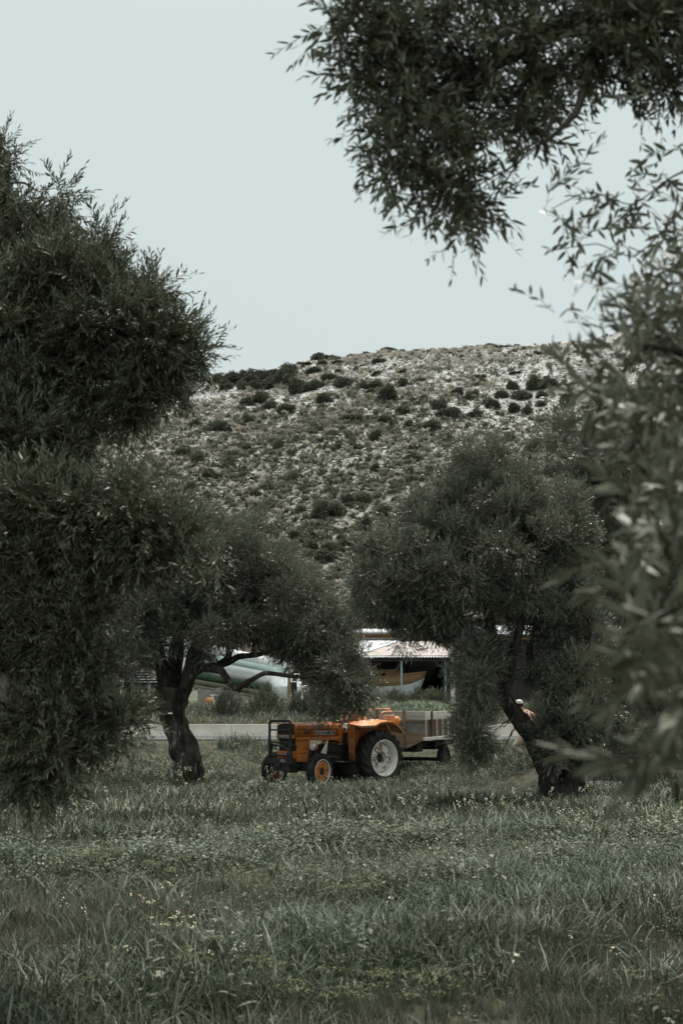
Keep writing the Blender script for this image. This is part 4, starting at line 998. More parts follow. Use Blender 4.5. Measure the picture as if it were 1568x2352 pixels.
# bonnet: crowned top, straight sides
HW = .345
def bonnet_ring(x, w, z0, z1, crown=.05):
    pts = [(x, -w, z0), (x, -w, z1 - .09)]
    for k in range(9):
        t = -1 + 2 * k / 8; pts.append((x, w * (.985 * t if abs(t) < 1 else t * .99), z1 - .055 * abs(t) ** 5 - crown * .3 * t * t))
    pts += [(x, w, z1 - .09), (x, w, z0)]
    return pts
b = MB(); b.grid([bonnet_ring(x, HW * s, 1.235, z) for x, s, z in ((2.56, .96, 1.555), (2.50, 1, 1.57), (2.2, 1, 1.575), (1.6, 1, 1.58), (1.12, 1, 1.585))]); bo = b.build('bonnet', M_ORANGE, tr, smooth=True, solid=.012)
s_ = MB()
for sd_ in (-1, 1):
    s_.box((1.83, sd_ * (HW + .004), 1.415), (1.40, .010, .018)); s_.box((2.42, sd_ * (HW + .003), 1.40), (.014, .010, .30))
s_.build('bonnet_seam', M_BLACK, bo)
f = MB()
for sd_ in (-1, 1): f.prism([(1.15, 1.14), (1.15, 1.225), (2.52, 1.225), (2.52, 1.145)], sd_ * (HW - .01), sd_ * (HW + .022))
f.build_each('side_rail', M_ORANGE, tr, bevel=.01)
c = MB(); c.prism([(2.05, 1.14), (2.50, 1.14), (2.49, .80), (2.47, .62), (2.14, .62), (2.10, .82)], -HW + .012, HW - .012); c.build('radiator_cowl', M_ORANGE, tr, bevel=.015)
c = MB()
for sd_ in (-1, 1): c.box((2.28, sd_ * (HW - .004), .855), (.34, .03, .03)); c.box((2.40, sd_ * (HW - .010), .98), (.012, .010, .32))
c.build_each('cowl_ridge', M_ORANGE, tr, bevel=.008)
tk_ = MB(); tk_.prism([(1.12, 1.10), (1.14, 1.555), (.98, 1.545), (.93, 1.40), (.98, 1.06)], -HW + .02, HW - .02); tk_.build('fuel_tank', M_ORANGE, tr, bevel=.03)
# nose: dark mouths above and below a name band
n = MB(); n.box((2.555, 0, 1.385), (.02, HW * 1.84, .30)); n.box((2.505, 0, 1.0), (.03, HW * 1.76, .36)); n.build_each('grille', M_BLACK, tr)
gb = MB()
for k in range(11): gb.box((2.524, -.27 + k * .054, 1.03), (.012, .012, .26))
gb.build('grille_bar', M_BLACK, tr)
n = MB(); n.box((2.55, 0, 1.235), (.09, HW * 1.94, .09)); n.box((2.535, 0, .80), (.08, HW * 1.84, .17)); n.build_each('nose_band', M_ORANGE, tr, bevel=.012)
F_M = Matrix(((0, 0, 1, 0), (1, 0, 0, 0), (0, 1, 0, 0), (0, 0, 0, 1)))     # text facing +X, reading along +Y
def face(x, y, z): return Matrix.Translation((x, y, z)) @ F_M
n = MB(); n.box((2.600, 0, 1.235), (.012, .50, .062)); bd = n.build('name_badge', M_PLATE, tr)
n = MB()
for z in (1.205, 1.265): n.box((2.607, 0, z), (.004, .50, .006))
for k in range(9): n.box((2.607, -.246 + k * .0615, 1.235), (.004, .004, .055))
n.build('badge_frame', M_CHROME, bd)
for k, chx in enumerate('TURKFIAT'): text_part('lettering', chx, .056, M_LETTER, bd, face(2.608, -.215 + k * .0615, 1.235))
# badge and number on the flank
S_M = Matrix(((-1, 0, 0, 0), (0, 0, 1, 0), (0, 1, 0, 0), (0, 0, 0, 1)))    # text facing +Y, reading towards the driver
def flank(x, z): return Matrix.Translation((x, HW + .008, z)) @ S_M
n = MB(); n.box((1.59, HW + .004, 1.325), (.66, .010, .088)); bd = n.build('name_badge', M_PLATE, tr)
n = MB()
for z in (1.283, 1.367): n.box((1.59, HW + .010, z), (.66, .005, .008))
for k in range(9): n.box((1.26 + k * .0825, HW + .010, 1.325), (.005, .005, .084))
n.build('badge_frame', M_CHROME, bd)
for k, chx in enumerate('TURKFIAT'): text_part('lettering', chx, .085, M_LETTER, bd, Matrix.Translation((1.879 - k * .0825, HW + .011, 1.325)) @ S_M)
text_part('number_lettering', '480', .155, M_LETTER_DARK, bo, flank(2.20, 1.325), shear=.25)
a = MB(); a.lathe([(.001, .030), (.025, .028), (.04, .012), (.042, 0)], c=(0, 0, 0), n=20); am = a.build('indicator', M_AMBER, tr, smooth=True); am.location = (2.20, HW + .02, 1.185); am.scale = (1.7, 1, .85)
# headlamps on brackets
for sd_ in (1, -1):
    hl = empty('headlamp', (2.12, sd_ * (HW + .20), 1.0)); hl.parent = tr
    q = MB(); q.lathe([(.001, -.10), (.05, -.095), (.085, -.06), (.098, -.01), (.102, .03), (.098, .045)], axis='X', n=28); q.build('bucket', M_ORANGE_OLD, hl, smooth=True)
    q = MB(); q.lathe([(.100, .040), (.102, .052), (.090, .056), (.088, .050)], axis='X', n=28); q.build('bezel', M_CHROME, hl, smooth=True)
    q = MB(); q.lathe([(.089, .048), (.06, .064), (.03, .070), (.001, .072)], axis='X', n=24); q.build('lens', M_GLASS_LAMP, hl, smooth=True)
    q = MB(); q.box((0, -sd_ * .13, -.015), (.10, .14, .08)); q.build('bracket', M_ORANGE, hl, bevel=.012)
# black front guard and bumper weights
g = MB(); gx = 2.72
y0, y1, z0, z1 = -.43, .37, .70, 1.62
g.tube([(gx, y0, z0), (gx, y0, z1 - .05), (gx, y0 + .05, z1), (gx, y1 - .05, z1), (gx, y1, z1 - .05), (gx, y1, z0)], .033, n=10)
for z in (1.40, 1.10): g.tube([(gx, y0, z), (gx, y1, z)], .020)
g.tube([(gx, y0, .78), (gx, y1, .78)], .026)
g.box((gx - .03, y0 + .02, .86), (.05, .06, .42)); g.box((gx - .03, y1 - .05, .86), (.05, .08, .5))
for sd_, yy in ((-1, y0 + .02), (1, y1 - .02)): g.tube([(gx, yy, .74), (2.46, sd_ * .28, .66)], .028); g.tube([(gx, yy, 1.05), (2.50, sd_ * (HW), 1.0)], .018)
gd = g.build('front_guard', M_BLACK, tr)
w = MB(); w.tube([(gx + .01, y0 + .2, 1.17), (gx - .01, .05, 1.0), (gx + .01, y1 - .04, .93)], .006); w.tube([(gx + .01, y0 + .22, .95), (gx - .01, .05, 1.02), (gx + .01, y1 - .12, 1.07)], .006); w.build('tie_wire', M_STEEL, gd)
bp = MB(); bp.box((2.66, -.03, .64), (.16, .92, .14)); bp.box((2.56, 0, .48), (.30, .62, .22)); bp.box((2.70, -.1, .54), (.10, .22, .12)); bp.build('bumper', M_BLACK, tr, bevel=.015)
# number plate, two lines
p_ = MB(); p_.box((2.582, .10, .80), (.012, .34, .115)); p1 = p_.build('number_plate', M_PLATE, tr)
text_part('lettering', '32  EE', .115, M_LETTER, p1, face(2.590, .10, .80))
p_ = MB(); p_.box((2.748, .12, .655), (.010, .30, .085)); p2 = p_.build('number_plate', M_PLATE, tr)
text_part('lettering', '251', .085, M_LETTER, p2, face(2.755, .13, .655), spacing=1.3)
# mudguards
for sd_ in (1, -1):
    prof = [(.80, .62), (.83, .90), (.86, 1.20), (.868, 1.475), (.87, 1.49), (.60, 1.50), (.36, 1.50), (.16, 1.575), (-.06, 1.60), (-.25, 1.585), (-.42, 1.52), (-.56, 1.42), (-.66, 1.28)]
    yo = [.60, .62, .64, .66, .86, .865, .87, .87, .87, .87, .87, .87, .86]; zi = [0, 0, 0, 0, .05, .10, .12, .08, .05, .05, .05, .05, .05]
    rows = []
    for k, (x, z) in enumerate(prof): rows.append([(x + (.0 if k > 3 else .0), sd_ * y, zz) for y, zz in ((.40, z + zi[k]), (.46, z + zi[k]), (yo[k] - .05, z + .01), (yo[k], z), (yo[k] + .004, z - (.045 if k > 3 else .0)))])
    m = MB(); m.grid(rows); fd = m.build('mudguard', M_ORANGE_OLD, tr, smooth=True, solid=.014)
    m = MB(); m.prism([(.80, .62), (.87, 1.53), (.36, 1.60), (-.06, 1.64), (-.42, 1.56), (-.64, 1.3), (-.45, 1.1), (-.2, 1.3), (.1, 1.34), (.45, 1.2), (.62, .9), (.68, .62)], sd_ * .395, sd_ * .405); m.build('inner_plate', M_ORANGE, fd)
    m = MB()
    for z, w_ in ((.84, .60), (1.19, .62)): m.box((.845 + (z - .84) * .09, sd_ * (.40 + w_) / 2, z), (.02, abs(w_ - .40), .02))
    m.build_each('press_line', M_ORANGE_OLD, fd, bevel=.004)
    m = MB(); m.tube([(.30, sd_ * .50, 1.60), (.24, sd_ * .50, 1.86), (.17, sd_ * .50, 1.90), (-.30, sd_ * .50, 1.915)], .022); m.tube([(-.02, sd_ * .66, 1.62), (-.07, sd_ * .66, 1.80), (-.12, sd_ * .66, 1.835), (-.44, sd_ * .66, 1.845), (-.47, sd_ * .66, 1.81), (-.46, sd_ * .66, 1.56)], .022); m.tube([(-.40, sd_ * .50, 1.905), (-.44, sd_ * .66, 1.84)], .02); m.tube([(-.30, sd_ * .50, 1.915), (-.52, sd_ * .52, 1.915)], .022); m.build('grab_rail', M_ORANGE_OLD, fd, smooth=True)
    m = MB(); m.box((-.40, sd_ * .60, 1.66), (.16, .26, .20)); m.build('tail_lamp_box', M_ORANGE_OLD, fd, bevel=.02)
    m = MB(); m.tube([(-.655, sd_ * .86, 1.28), (-.70, sd_ * .87, 1.15), (-.71, sd_ * .87, .85)], .012); m.build('stay', M_BLACK, fd)
    wl_ = MB(); wl_.lathe([(.001, .12), (.05, .115), (.09, .08), (.115, .02), (.118, -.02), (.09, -.07), (.03, -.10)], axis='X', n=8); k_ = wl_.build('work_lamp', M_ORANGE_OLD, tr); k_.location = (-.63, sd_ * .64, 1.62); k_.rotation_euler = (0, R(18), 0)
# seat, wheel, loose straps, sheet of tin
m = MB(); m.box((.12, 0, 1.22), (.44, .46, .10)); m.box((-.10, 0, 1.42), (.08, .46, .36)); m.tube([(.1, 0, .95), (.1, 0, 1.2)], .05); m.build('seat', M_BLACK, tr, bevel=.04)
m = MB(); ring = [(.74 + .06 * math.cos(a), .21 * math.cos(a), 1.60 + .20 * math.sin(a) * .35) for a in np.linspace(0, 6.283, 25)[:-1]]
ring = [(.72 + .10 * math.sin(a), .21 * math.cos(a), 1.57 + .18 * math.sin(a)) for a in np.linspace(0, 6.283, 25)[:-1]]
m.tube(ring, .014, closed=True); m.tube([(.95, 0, 1.40), (.72, 0, 1.57)], .018); m.tube([(.72, -.2, 1.57), (.72, .2, 1.57)], .009); m.build('steering_wheel', M_BLACK, tr)
m = MB(); m.box((.62, .24, 1.17), (.34, .24, .30)); m.tube([(.75, .2, .9), (.7, .28, 1.2)], .02); m.build('battery_box', M_BLACK, tr, bevel=.04)
m = MB()
for k in range(5): m.tube([(.80 + .012 * k, .47, 1.08), (.79 + .02 * math.sin(k), .50 + .01 * k, .85), (.80 - .03 * k, .47 + .03 * k, .66)], .007, n=5)
m.tube([(.86 + .05 * math.cos(a), .50, .69 + .05 * math.sin(a)) for a in np.linspace(0, 6.28, 13)[:-1]], .006, closed=True, n=5); m.build('rope', M_STEEL, tr)
m = MB(); m.prism([(1.60, .83), (1.70, .80), (1.66, 1.12), (1.74, .98)][:0] or [(1.56, .80), (1.74, .84), (1.50, 1.16)], .37, .378); m.build('tin_sheet', M_WHITE, tr)
m = MB(); m.box((-.80, 0, .60), (.5, .12, .08)); m.build('drawbar', M_BLACK, tr)

def cloth_lump(name, c, d, m, seed, label, cat):
    r = random.Random(seed); rows = []
    for i in range(13):
        row = []
        for j in range(13):
            u, v = i / 12 * 2 - 1, j / 12 * 2 - 1; h = max(0, 1 - (u * u + v * v) * .5) ** .6
            row.append((c[0] + u * d[0] + .02 * math.sin(5 * v + seed), c[1] + v * d[1], c[2] + d[2] * (h - .5) + .035 * math.sin(7 * u + 3 * v + seed) + .02 * math.sin(11 * v - 4 * u) + r.uniform(-.008, .008)))
        rows.append(row)
    b = MB(); b.grid(rows); o = b.build(name, m, None, smooth=True, solid=.02); o.matrix_world = tr.matrix_basis.copy()
    return tag(o, label, cat)
M_REDCLOTH = mat('orange_red_cloth', (.62, .12, .035), (.50, .085, .03), scale=9, rough=.85)
M_BAG = mat('white_bag', (.72, .75, .75), (.60, .63, .63), scale=9, rough=.6)
cloth_lump('jacket', (.64, .33, 1.43), (.17, .20, .24), M_REDCLOTH, 2, 'crumpled orange red jacket lying on the tractor seat', 'jacket')
cloth_lump('plastic_bag', (.84, .30, 1.42), (.08, .12, .20), M_BAG, 5, 'small white plastic bag beside the orange jacket on the tractor', 'bag')

# ------------------------------------------------------------------ trailer loaded with cut grass
M_PLANK = mat('pale_plank', (.56, .53, .475), (.42, .39, .34), (.26, .22, .175), scale=3.5, rough=.9, stretch=(1, .25, 3), bump=.4, bscale=30, c3lo=.64)
M_PLANK_DARK = mat('brown_plank', (.125, .095, .070), (.065, .052, .040), (.19, .16, .125), scale=5, rough=.9, stretch=(2, 1, .35), bump=.5, bscale=25, c3lo=.63)
M_PANEL = mat('peeling_sheet', (.26, .275, .265), (.20, .19, .165), (.17, .105, .06), scale=4, rough=.7, bump=.4, bscale=20, c3lo=.60, scale3=4.5)
M_PLY = mat('old_plywood', (.30, .235, .165), (.22, .16, .11), scale=5, rough=.9, stretch=(1, .4, 2))
M_RUST = mat('rust_iron', (.15, .065, .04), (.09, .045, .03), scale=10, rough=.85)
PH = R(68); TL = 4.0
cx, cy = 2.23 - .85 * math.sin(PH), 38.5 + .85 * math.cos(PH)
tl = empty('farm_trailer', (cx, cy, gz(cx, cy)), rot=(0, R(0.6), R(180) + PH)); tag(tl, 'old wooden farm trailer with peeling board sides behind the tractor', 'trailer')
zb, zt = 1.03, 1.765
m = MB(); m.box((-TL / 2, 0, zb + .02), (TL, 1.70, .05)); m.build('floor', M_PLANK_DARK, tl)
m = MB()
for sd_ in (-1, 1): m.box((-TL / 2, sd_ * .865, zb + .005), (TL + .3, .05, .085))
m.build_each('bottom_rail', M_PLANK, tl, bevel=.006)
m = MB(); r = random.Random(3); x = 0
while x > -TL:
    w_ = r.uniform(.20, .36)
    for sd_ in (-1, 1): m.box((x - w_ / 2, sd_ * (.842 + r.uniform(-.006, .006)), (zb + 1.54) / 2 + .02), (w_ - .02, .028, 1.54 - zb - .06))
    x -= w_
m.build('side_board', M_PLANK_DARK, tl)
m = MB()
for sd_ in (-1, 1): m.box((-TL / 2, sd_ * .85, 1.655), (TL, .035, .21))
m.build_each('top_plank', M_PLANK, tl, bevel=.008)
m = MB()
for sd_ in (-1, 1):
    for x in (-.03, -.95, -1.45, -1.95, -2.9, -3.9): m.box((x, sd_ * .872, 1.29), (.05, .03, .50))
m.build_each('side_post', M_PLANK, tl, bevel=.005)
m = MB()
for sd_ in (-1, 1):
    for x in (-.52, -2.4): m.box((x, sd_ * .885, 1.56), (.10, .03, .42)); m.box((x, sd_ * .878, 1.25), (.06, .02, .45))
m.build_each('stake', M_RUST, tl)
fb = MB(); fb.box((.015, 0, 1.66), (.04, 1.74, .23)); f1 = fb.build('front_plank', M_PLANK, tl, bevel=.008)
fb = MB(); fb.box((.022, .0, 1.515), (.05, 1.66, .05)); fb.build('batten', M_PLY, tl, bevel=.005)
fb = MB(); fb.prism([(-.85, 1.20), (-.85, 1.50), (.85, 1.50), (.85, 1.20)], -.012, .012, axis='X'); fb.build('front_sheet', M_PANEL, tl)
fb = MB(); fb.prism([(-.85, 1.015), (-.85, 1.20), (.85, 1.20), (.85, 1.015), (.30, .76), (-.30, .76)], -.014, .016, axis='X'); fb.build('front_apron', M_PLY, tl)
fb = MB(); fb.box((.03, .28, 1.55), (.05, .09, .50)); fb.box((.03, -.5, 1.55), (.05, .09, .50)); fb.build_each('front_stake', M_PLY, tl)
fb = MB(); fb.tube([(0, .3, .78), (1.2, 0, .62)], .04); fb.tube([(0, -.3, .78), (1.2, 0, .62)], .04); fb.box((-2, .38, .85), (3.8, .08, .14)); fb.box((-2, -.38, .85), (3.8, .08, .14)); fb.box((-1.9, 0, .80), (.6, 1.2, .2)); fb.lathe([(.05, -.75), (.05, .75)], c=(-2, 0, .42), n=12); fb.box((-.6, .3, .80), (.5, .4, .25)); fb.build('undercarriage', M_BLACK, tl)
for y, s in ((.72, 1), (-.72, -1)):
    w = empty('trailer_wheel', (-2.0, y, .41)); w.parent = tl
    if s < 0: w.rotation_euler = (0, 0, math.pi)
    tyre('tyre', .40, .20, w, 24, .012, .25); d = MB(); d.lathe([(.25, .06), (.24, .03), (.12, .03), (.10, .06), (.001, .07)], n=28); d.build('wheel_disc', M_ENGINE, w, smooth=True)
# the load
C = Cloud(); r = np.random.default_rng(9); n = 420
lx = r.uniform(-TL + .1, -.08, n); ly = r.uniform(-.78, .78, n); lz = 1.55 + .36 * (1 - (ly / .95) ** 2) * (1 - ((lx + TL / 2) / (TL * .62)) ** 4) + r.uniform(-.12, .05, n)
colr = np.where((r.uniform(0, 1, n) < .55)[:, None], np.array([.12, .165, .105]), np.array([.18, .215, .15])) * r.uniform(.75, 1.3, (n, 1)); cl = np.concatenate([colr, np.ones((n, 1))], 1)
load = [blade_tuft(r, 12, .26, .012, .14, 1.15) for _ in range(6)]
Rm = rotz(r.uniform(0, 6.28, n)); Rm[:, 0, 2] += r.normal(0, .5, n); Rm[:, 1, 2] += r.normal(0, .5, n)
C.inst(load, np.stack([lx, ly, lz], 1), Rm, r.uniform(.8, 1.3, n), r.integers(0, 6, n), lambda A, ix: A * cl[ix][:, None, :])
V, T, Q, A = C.arrays()
o = link('cut_grass', np_mesh('cut_grass', V, T, Q, M_GRASS, {'kindcol': ('FLOAT_COLOR', A)})); o.location = tl.location; o.rotation_euler = tl.rotation_euler
tag(o, 'heap of fresh cut green grass loaded in the wooden trailer', 'cut grass', kind='stuff')
m = MB(); m.grid([[(-TL + .05 + (TL - .1) * i / 20, y, 1.48 + .36 * (1 - (y / .95) ** 2) * (1 - ((-TL + .05 + (TL - .1) * i / 20 + TL / 2) / (TL * .62)) ** 4)) for i in range(21)] for y in np.linspace(-.82, .82, 13)])
M_LOAD = mat('load_grass', (.07, .088, .058), (.045, .058, .04), scale=14, rough=.9)
m.build('grass_heap', M_LOAD, o, smooth=True)
# ------------------------------------------------------------------ boatyard behind the wall
M_TANROOF = mat('tan_roof', (.40, .365, .335), (.34, .305, .275), (.24, .205, .175), scale=1.2, rough=.9, bump=.2, bscale=6, c3lo=.64)
M_WHITESHEET = mat('white_roof_sheet', (.56, .59, .60), (.47, .49, .50), scale=.8, rough=.7)
M_ZINC = mat('corrugated_zinc', (.56, .60, .61), (.42, .44, .44), (.25, .17, .12), scale=2, rough=.5, c3lo=.68)
M_POST = mat('pale_blue_post', (.34, .45, .49), (.28, .36, .39), (.20, .14, .10), scale=4, rough=.6, c3lo=.68)
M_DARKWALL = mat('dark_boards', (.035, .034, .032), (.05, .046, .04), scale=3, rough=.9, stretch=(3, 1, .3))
M_OCHRE = mat('ochre_fascia', (.38, .24, .13), (.31, .19, .105), scale=3, rough=.7)
M_PLASTER = mat('pale_plaster', (.60, .60, .575), (.50, .49, .46), (.34, .32, .29), scale=1.5, rough=.9, c3lo=.66)
M_TANWALL = mat('tan_render', (.47, .38, .30), (.40, .32, .25), scale=1.2, rough=.9)
M_TERRA = mat('terracotta', (.44, .27, .19), (.38, .24, .17), scale=6, rough=.85)
M_RUBBLE = mat('rubble_stone', (.34, .32, .29), (.24, .225, .20), (.15, .14, .125), scale=3.2, rough=.95, bump=.6, bscale=8, c3lo=.58)
M_PANE = mat('dark_pane', (.025, .03, .032), rough=.1, spec=.6)
M_SASH = mat('white_sash', (.60, .62, .62), rough=.5)
M_HULLW = mat('hull_white', (.84, .87, .87), (.76, .80, .80), scale=.9, rough=.4)
M_HULLSTRIPE = mat('hull_pale_green', (.46, .62, .58), (.54, .68, .64), scale=1.2, rough=.45)
M_ANTIFOUL = mat('hull_green', (.060, .120, .066), (.08, .14, .082), (.10, .12, .08), scale=2, rough=.7, c3lo=.68)
M_KEEL = mat('weathered_keel', (.36, .33, .27), (.27, .245, .20), scale=3, rough=.9)
M_VARNISH = mat('varnished_wood', (.42, .24, .125), (.50, .31, .17), scale=3, rough=.4, stretch=(.3, 1, 4))
M_VARNISH_PALE = mat('pale_varnish', (.56, .40, .24), (.46, .31, .17), scale=3, rough=.45, stretch=(.3, 1, 4))

# open-fronted boat shed
YS = 75.0
def X_(px, Y=YS): return at(px, 1500, Y).x
xl, xr = X_(800), X_(1030)
ze = at(915, 1510, YS).z; zg = gz(2, YS)
YB = 83.0; zr = at(915, 1476, YB).z
sh = empty('boat_shed', ((xl + xr) / 2, YS, zg)); tag(sh, 'open fronted boat shed with a tan roof, zinc eave and pale blue posts', 'shed')
def loc(mb, name, m, p=sh, **kw):
    o = mb.build(name, m, p, **kw); o.location = -p.location if p.parent is None else (0, 0, 0); return o
slope = (zr - ze) / (YB - YS)
b = MB(); b.grid([[(x, y, ze + .05 + slope * (y - YS)) for x in np.linspace(xl - .05, xr + .12, 8)] for y in np.linspace(YS + .35, YB, 8)]); loc(b, 'roof', M_TANROOF, solid=.05)
b = MB(); b.grid([[(x, y, ze + .11 + slope * (y - YS)) for x in (xa, xb)] for y, xa, xb in ((YS + .25, xl - 2.6, X_(822)), (YB - .1, xl - 3.0, X_(918, YB)))]); loc(b, 'roof_sheet', M_WHITESHEET, solid=.03)
b = MB(); xs_ = np.linspace(xl - .12, xr + .15, 240); b.grid([[(x, y, ze + .03 + slope * (y - YS) + .028 * math.sin(x * 40)) for x in xs_] for y in (YS - .15, YS + .55)]); loc(b, 'eave_sheet', M_ZINC, solid=.006)
b = MB(); b.box(((xl + xr) / 2, YS + .12, ze - .12), (xr - xl, .10, .16)); loc(b, 'eave_beam', M_DARKWALL)
for px in (809, 921.5, 1022):
    b = MB(); b.tube([(X_(px), YS + .1, zg - .1), (X_(px), YS + .1, ze - .2)], .055, n=12); loc(b, 'post', M_POST, smooth=True)
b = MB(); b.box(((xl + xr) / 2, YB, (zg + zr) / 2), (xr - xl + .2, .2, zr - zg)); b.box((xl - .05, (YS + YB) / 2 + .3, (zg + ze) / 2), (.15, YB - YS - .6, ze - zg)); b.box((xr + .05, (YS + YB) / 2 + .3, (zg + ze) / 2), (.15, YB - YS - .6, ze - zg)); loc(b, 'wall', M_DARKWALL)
b = MB(); b.box(((xl + xr) / 2, (YS + YB) / 2, zg + .02), (xr - xl, YB - YS, .04)); loc(b, 'floor', M_SOIL)
b = MB(); b.box((X_(1039), YS + .5, (zg + ze) / 2), (X_(1044) - X_(1034), .9, ze - zg)); loc(b, 'side_pier', M_PLASTER)
# shed-top building behind, with its row of small windows
wk = empty('workshop', (X_(880, 84), 84, gz(2, 84))); tag(wk, 'workshop with ochre fascia and a strip of small windows above the shed roof', 'workshop')
YW = 84.2; x0, x1 = X_(792, YW), X_(1026, YW); zt_ = at(900, 1458, YW).z
b = MB(); b.box(((x0 + x1) / 2, YW + 3, (zg + zt_) / 2), (x1 - x0, 6, zt_ - zg)); loc(b, 'wall', M_OCHRE, wk)
b = MB(); b.box(((x0 + x1) / 2, YW - .2, at(900, 1456, YW).z), (x1 - x0 + .3, .3, .16)); loc(b, 'fascia', M_OCHRE, wk)
b = MB(); b.grid([[(x, y, at(900, 1452, YW).z + .08 * (y - YW)) for x in (x0 - .3, x1 + .3)] for y in (YW - .5, YW + 6.4)]); loc(b, 'roof', M_WHITESHEET, wk, solid=.10)
for i in range(7):
    xa = X_(834 + i * 19.6, YW); xb = X_(834 + i * 19.6 + 17.5, YW); za, zb_ = at(900, 1477, YW).z, at(900, 1466, YW).z
    b = MB(); b.box(((xa + xb) / 2, YW - .02, (za + zb_) / 2), (xb - xa, .08, zb_ - za)); w_ = loc(b, 'window', M_SASH, wk)
    b = MB(); b.box(((xa + xb) / 2, YW - .07, (za + zb_) / 2 - .01), (xb - xa - .12, .03, zb_ - za - .11)); p_ = b.build('pane', M_PANE, w_)
# long white-roofed building further right, seen through the trees
lb = empty('long_building', (X_(1240, 88), 88, gz(12, 86))); tag(lb, 'long white roofed building with an ochre beam, seen through the right trees', 'building')
x0, x1 = X_(1085, 86), X_(1620, 86); zA = at(1240, 1470, 86).z
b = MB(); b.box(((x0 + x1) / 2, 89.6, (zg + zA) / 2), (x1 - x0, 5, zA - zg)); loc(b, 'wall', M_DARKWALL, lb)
b = MB(); b.box(((x0 + x1) / 2, 86.3, at(1240, 1464, 86).z), (x1 - x0, .2, .24)); loc(b, 'eave_beam', M_OCHRE, lb)
b = MB(); b.grid([[(x, y, at(1240, 1458, 86).z + (y - 86) * .14) for x in (x0 - .3, x1 + .3)] for y in (86.0, 92.4)]); loc(b, 'roof', M_WHITESHEET, lb, solid=.10)
# house behind the upturned hull
hs_ = empty('house', (X_(640, 82), 82, gz(-4, 82))); tag(hs_, 'tan house with a terracotta roof edge and rubble wall behind the white hull', 'house')
x0, x1 = X_(455, 82), X_(800, 82)
z1, z2, z3 = at(600, 1538, 82).z, at(600, 1519, 82).z, at(600, 1508, 82).z
b = MB(); b.box(((x0 + x1) / 2, 82.6, (zg - .3 + z2) / 2), (x1 - x0, 1.0, z2 - zg + .3)); loc(b, 'rubble_wall', M_RUBBLE, hs_)
b = MB(); b.box(((x0 + x1) / 2, 82.2, z2 + .04), (x1 - x0 + .2, .5, .12)); loc(b, 'ledge', M_SASH, hs_)
b = MB(); b.grid([[(x, y, z3 - .25 + (y - 82.6) * .40 + .03 * math.sin(x * 24)) for x in np.linspace(x0, x1, 150)] for y in (82.5, 83.5)]); loc(b, 'tiled_edge', M_TERRA, hs_, solid=.05)
b = MB(); b.box(((x0 + x1) / 2, 85.6, (z2 + at(600, 1440, 85).z) / 2), (x1 - x0 - 1, 3.6, at(600, 1440, 85).z - z2)); loc(b, 'wall', M_TANWALL, hs_)
b = MB(); b.prism([(83.4, at(600, 1440, 85).z), (85.6, at(600, 1440, 85).z + .7), (87.8, at(600, 1440, 85).z)], x0 + .2, x1 - .2, axis='X'); loc(b, 'roof', M_TERRA, hs_)
for k in range(3):
    xx = x0 + 1.8 + k * 2.6; b = MB(); b.box((xx, 83.76, z3 + .75), (.9, .06, .9)); w_ = loc(b, 'window', M_SASH, hs_); b = MB(); b.box((xx, 83.72, z3 + .75), (.74, .04, .74)); b.build('pane', M_PANE, w_)
# low white lean-to at the far left
lt = empty('lean_to', (X_(350, 74), 74, gz(-9, 74))); tag(lt, 'small white lean-to with a slatted roof left of the leaning trunk', 'lean-to')
zg2 = gz(-9, 74); x0, x1 = X_(290, 74), X_(400, 74)
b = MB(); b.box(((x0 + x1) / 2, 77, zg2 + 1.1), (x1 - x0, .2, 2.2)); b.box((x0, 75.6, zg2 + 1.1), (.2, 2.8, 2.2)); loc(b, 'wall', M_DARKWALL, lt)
b = MB()
for k in range(7): b.box(((x0 + x1) / 2, 74.2 + k * .46, at(350, 1566, 74).z + k * .145), (x1 - x0 + .4, .42, .05))
loc(b, 'roof', M_WHITESHEET, lt)
for px in (343, 395):
    b = MB(); b.tube([(X_(px, 74), 74.3, zg2 - .1), (X_(px, 74), 74.3, at(350, 1567, 74).z)], .06); loc(b, 'post', M_SASH, lt)

# boats
def hull_pts(L, B, D, ns=22, np_=13, bow_rise=.35, flare=.55, full=.75):
    rows = []
    for i in range(ns + 1):
        t = i / ns; e = max(0, (t - .38) / .62)
        hb = B * (full + (1 - full) * min(1, t / .38) ** .7) * max(0.0, 1 - e ** 2.3) + .012
        zk = D * (.02 + .10 * (1 - t) ** 2 + .96 * max(0, (t - .86) / .14) ** 2.2 * .62); zs = D * (1 + bow_rise * max(0, t - .3) ** 1.8 * 1.6 + .10 * (1 - t) ** 2)
        x = L * (t + .0 * t); row = []
        for j in range(np_):
            s = j / (np_ - 1); y = hb * (math.sin(min(1, s * 1.25) * math.pi / 2) ** .8 * (1 - flare * .3 * (1 - s)) if s > 0 else 0); z = zk + (zs - zk) * (s ** 1.25)
            row.append((x + L * .07 * max(0, t - .8) / .2 * s, y, z))
        rows.append(row)
    return rows
def hull_part(rows, a, b_, name, m, parent, grow=0.0):
    n = len(rows[0]) - 1
    def pick(row, s):
        q = s * n; i = min(int(q), n - 1); f = q - i; return Vector(row[i]) * (1 - f) + Vector(row[i + 1]) * f
    ss = np.linspace(a, b_, max(3, int((b_ - a) * 14))); mb = MB()
    for sg in (1, -1):
        mb.grid([[((v := pick(r, s)).x, sg * (v.y + grow), v.z) for s in ss] for r in rows])
        r0 = rows[0]; v_ = [pick(r0, s) for s in ss]
        if sg == 1: mb.grid([[(v.x, v.y + grow, v.z) for v in v_], [(v.x, -v.y - grow, v.z) for v in v_]])
    return mb.build(name, m, parent, smooth=True, solid=.03)
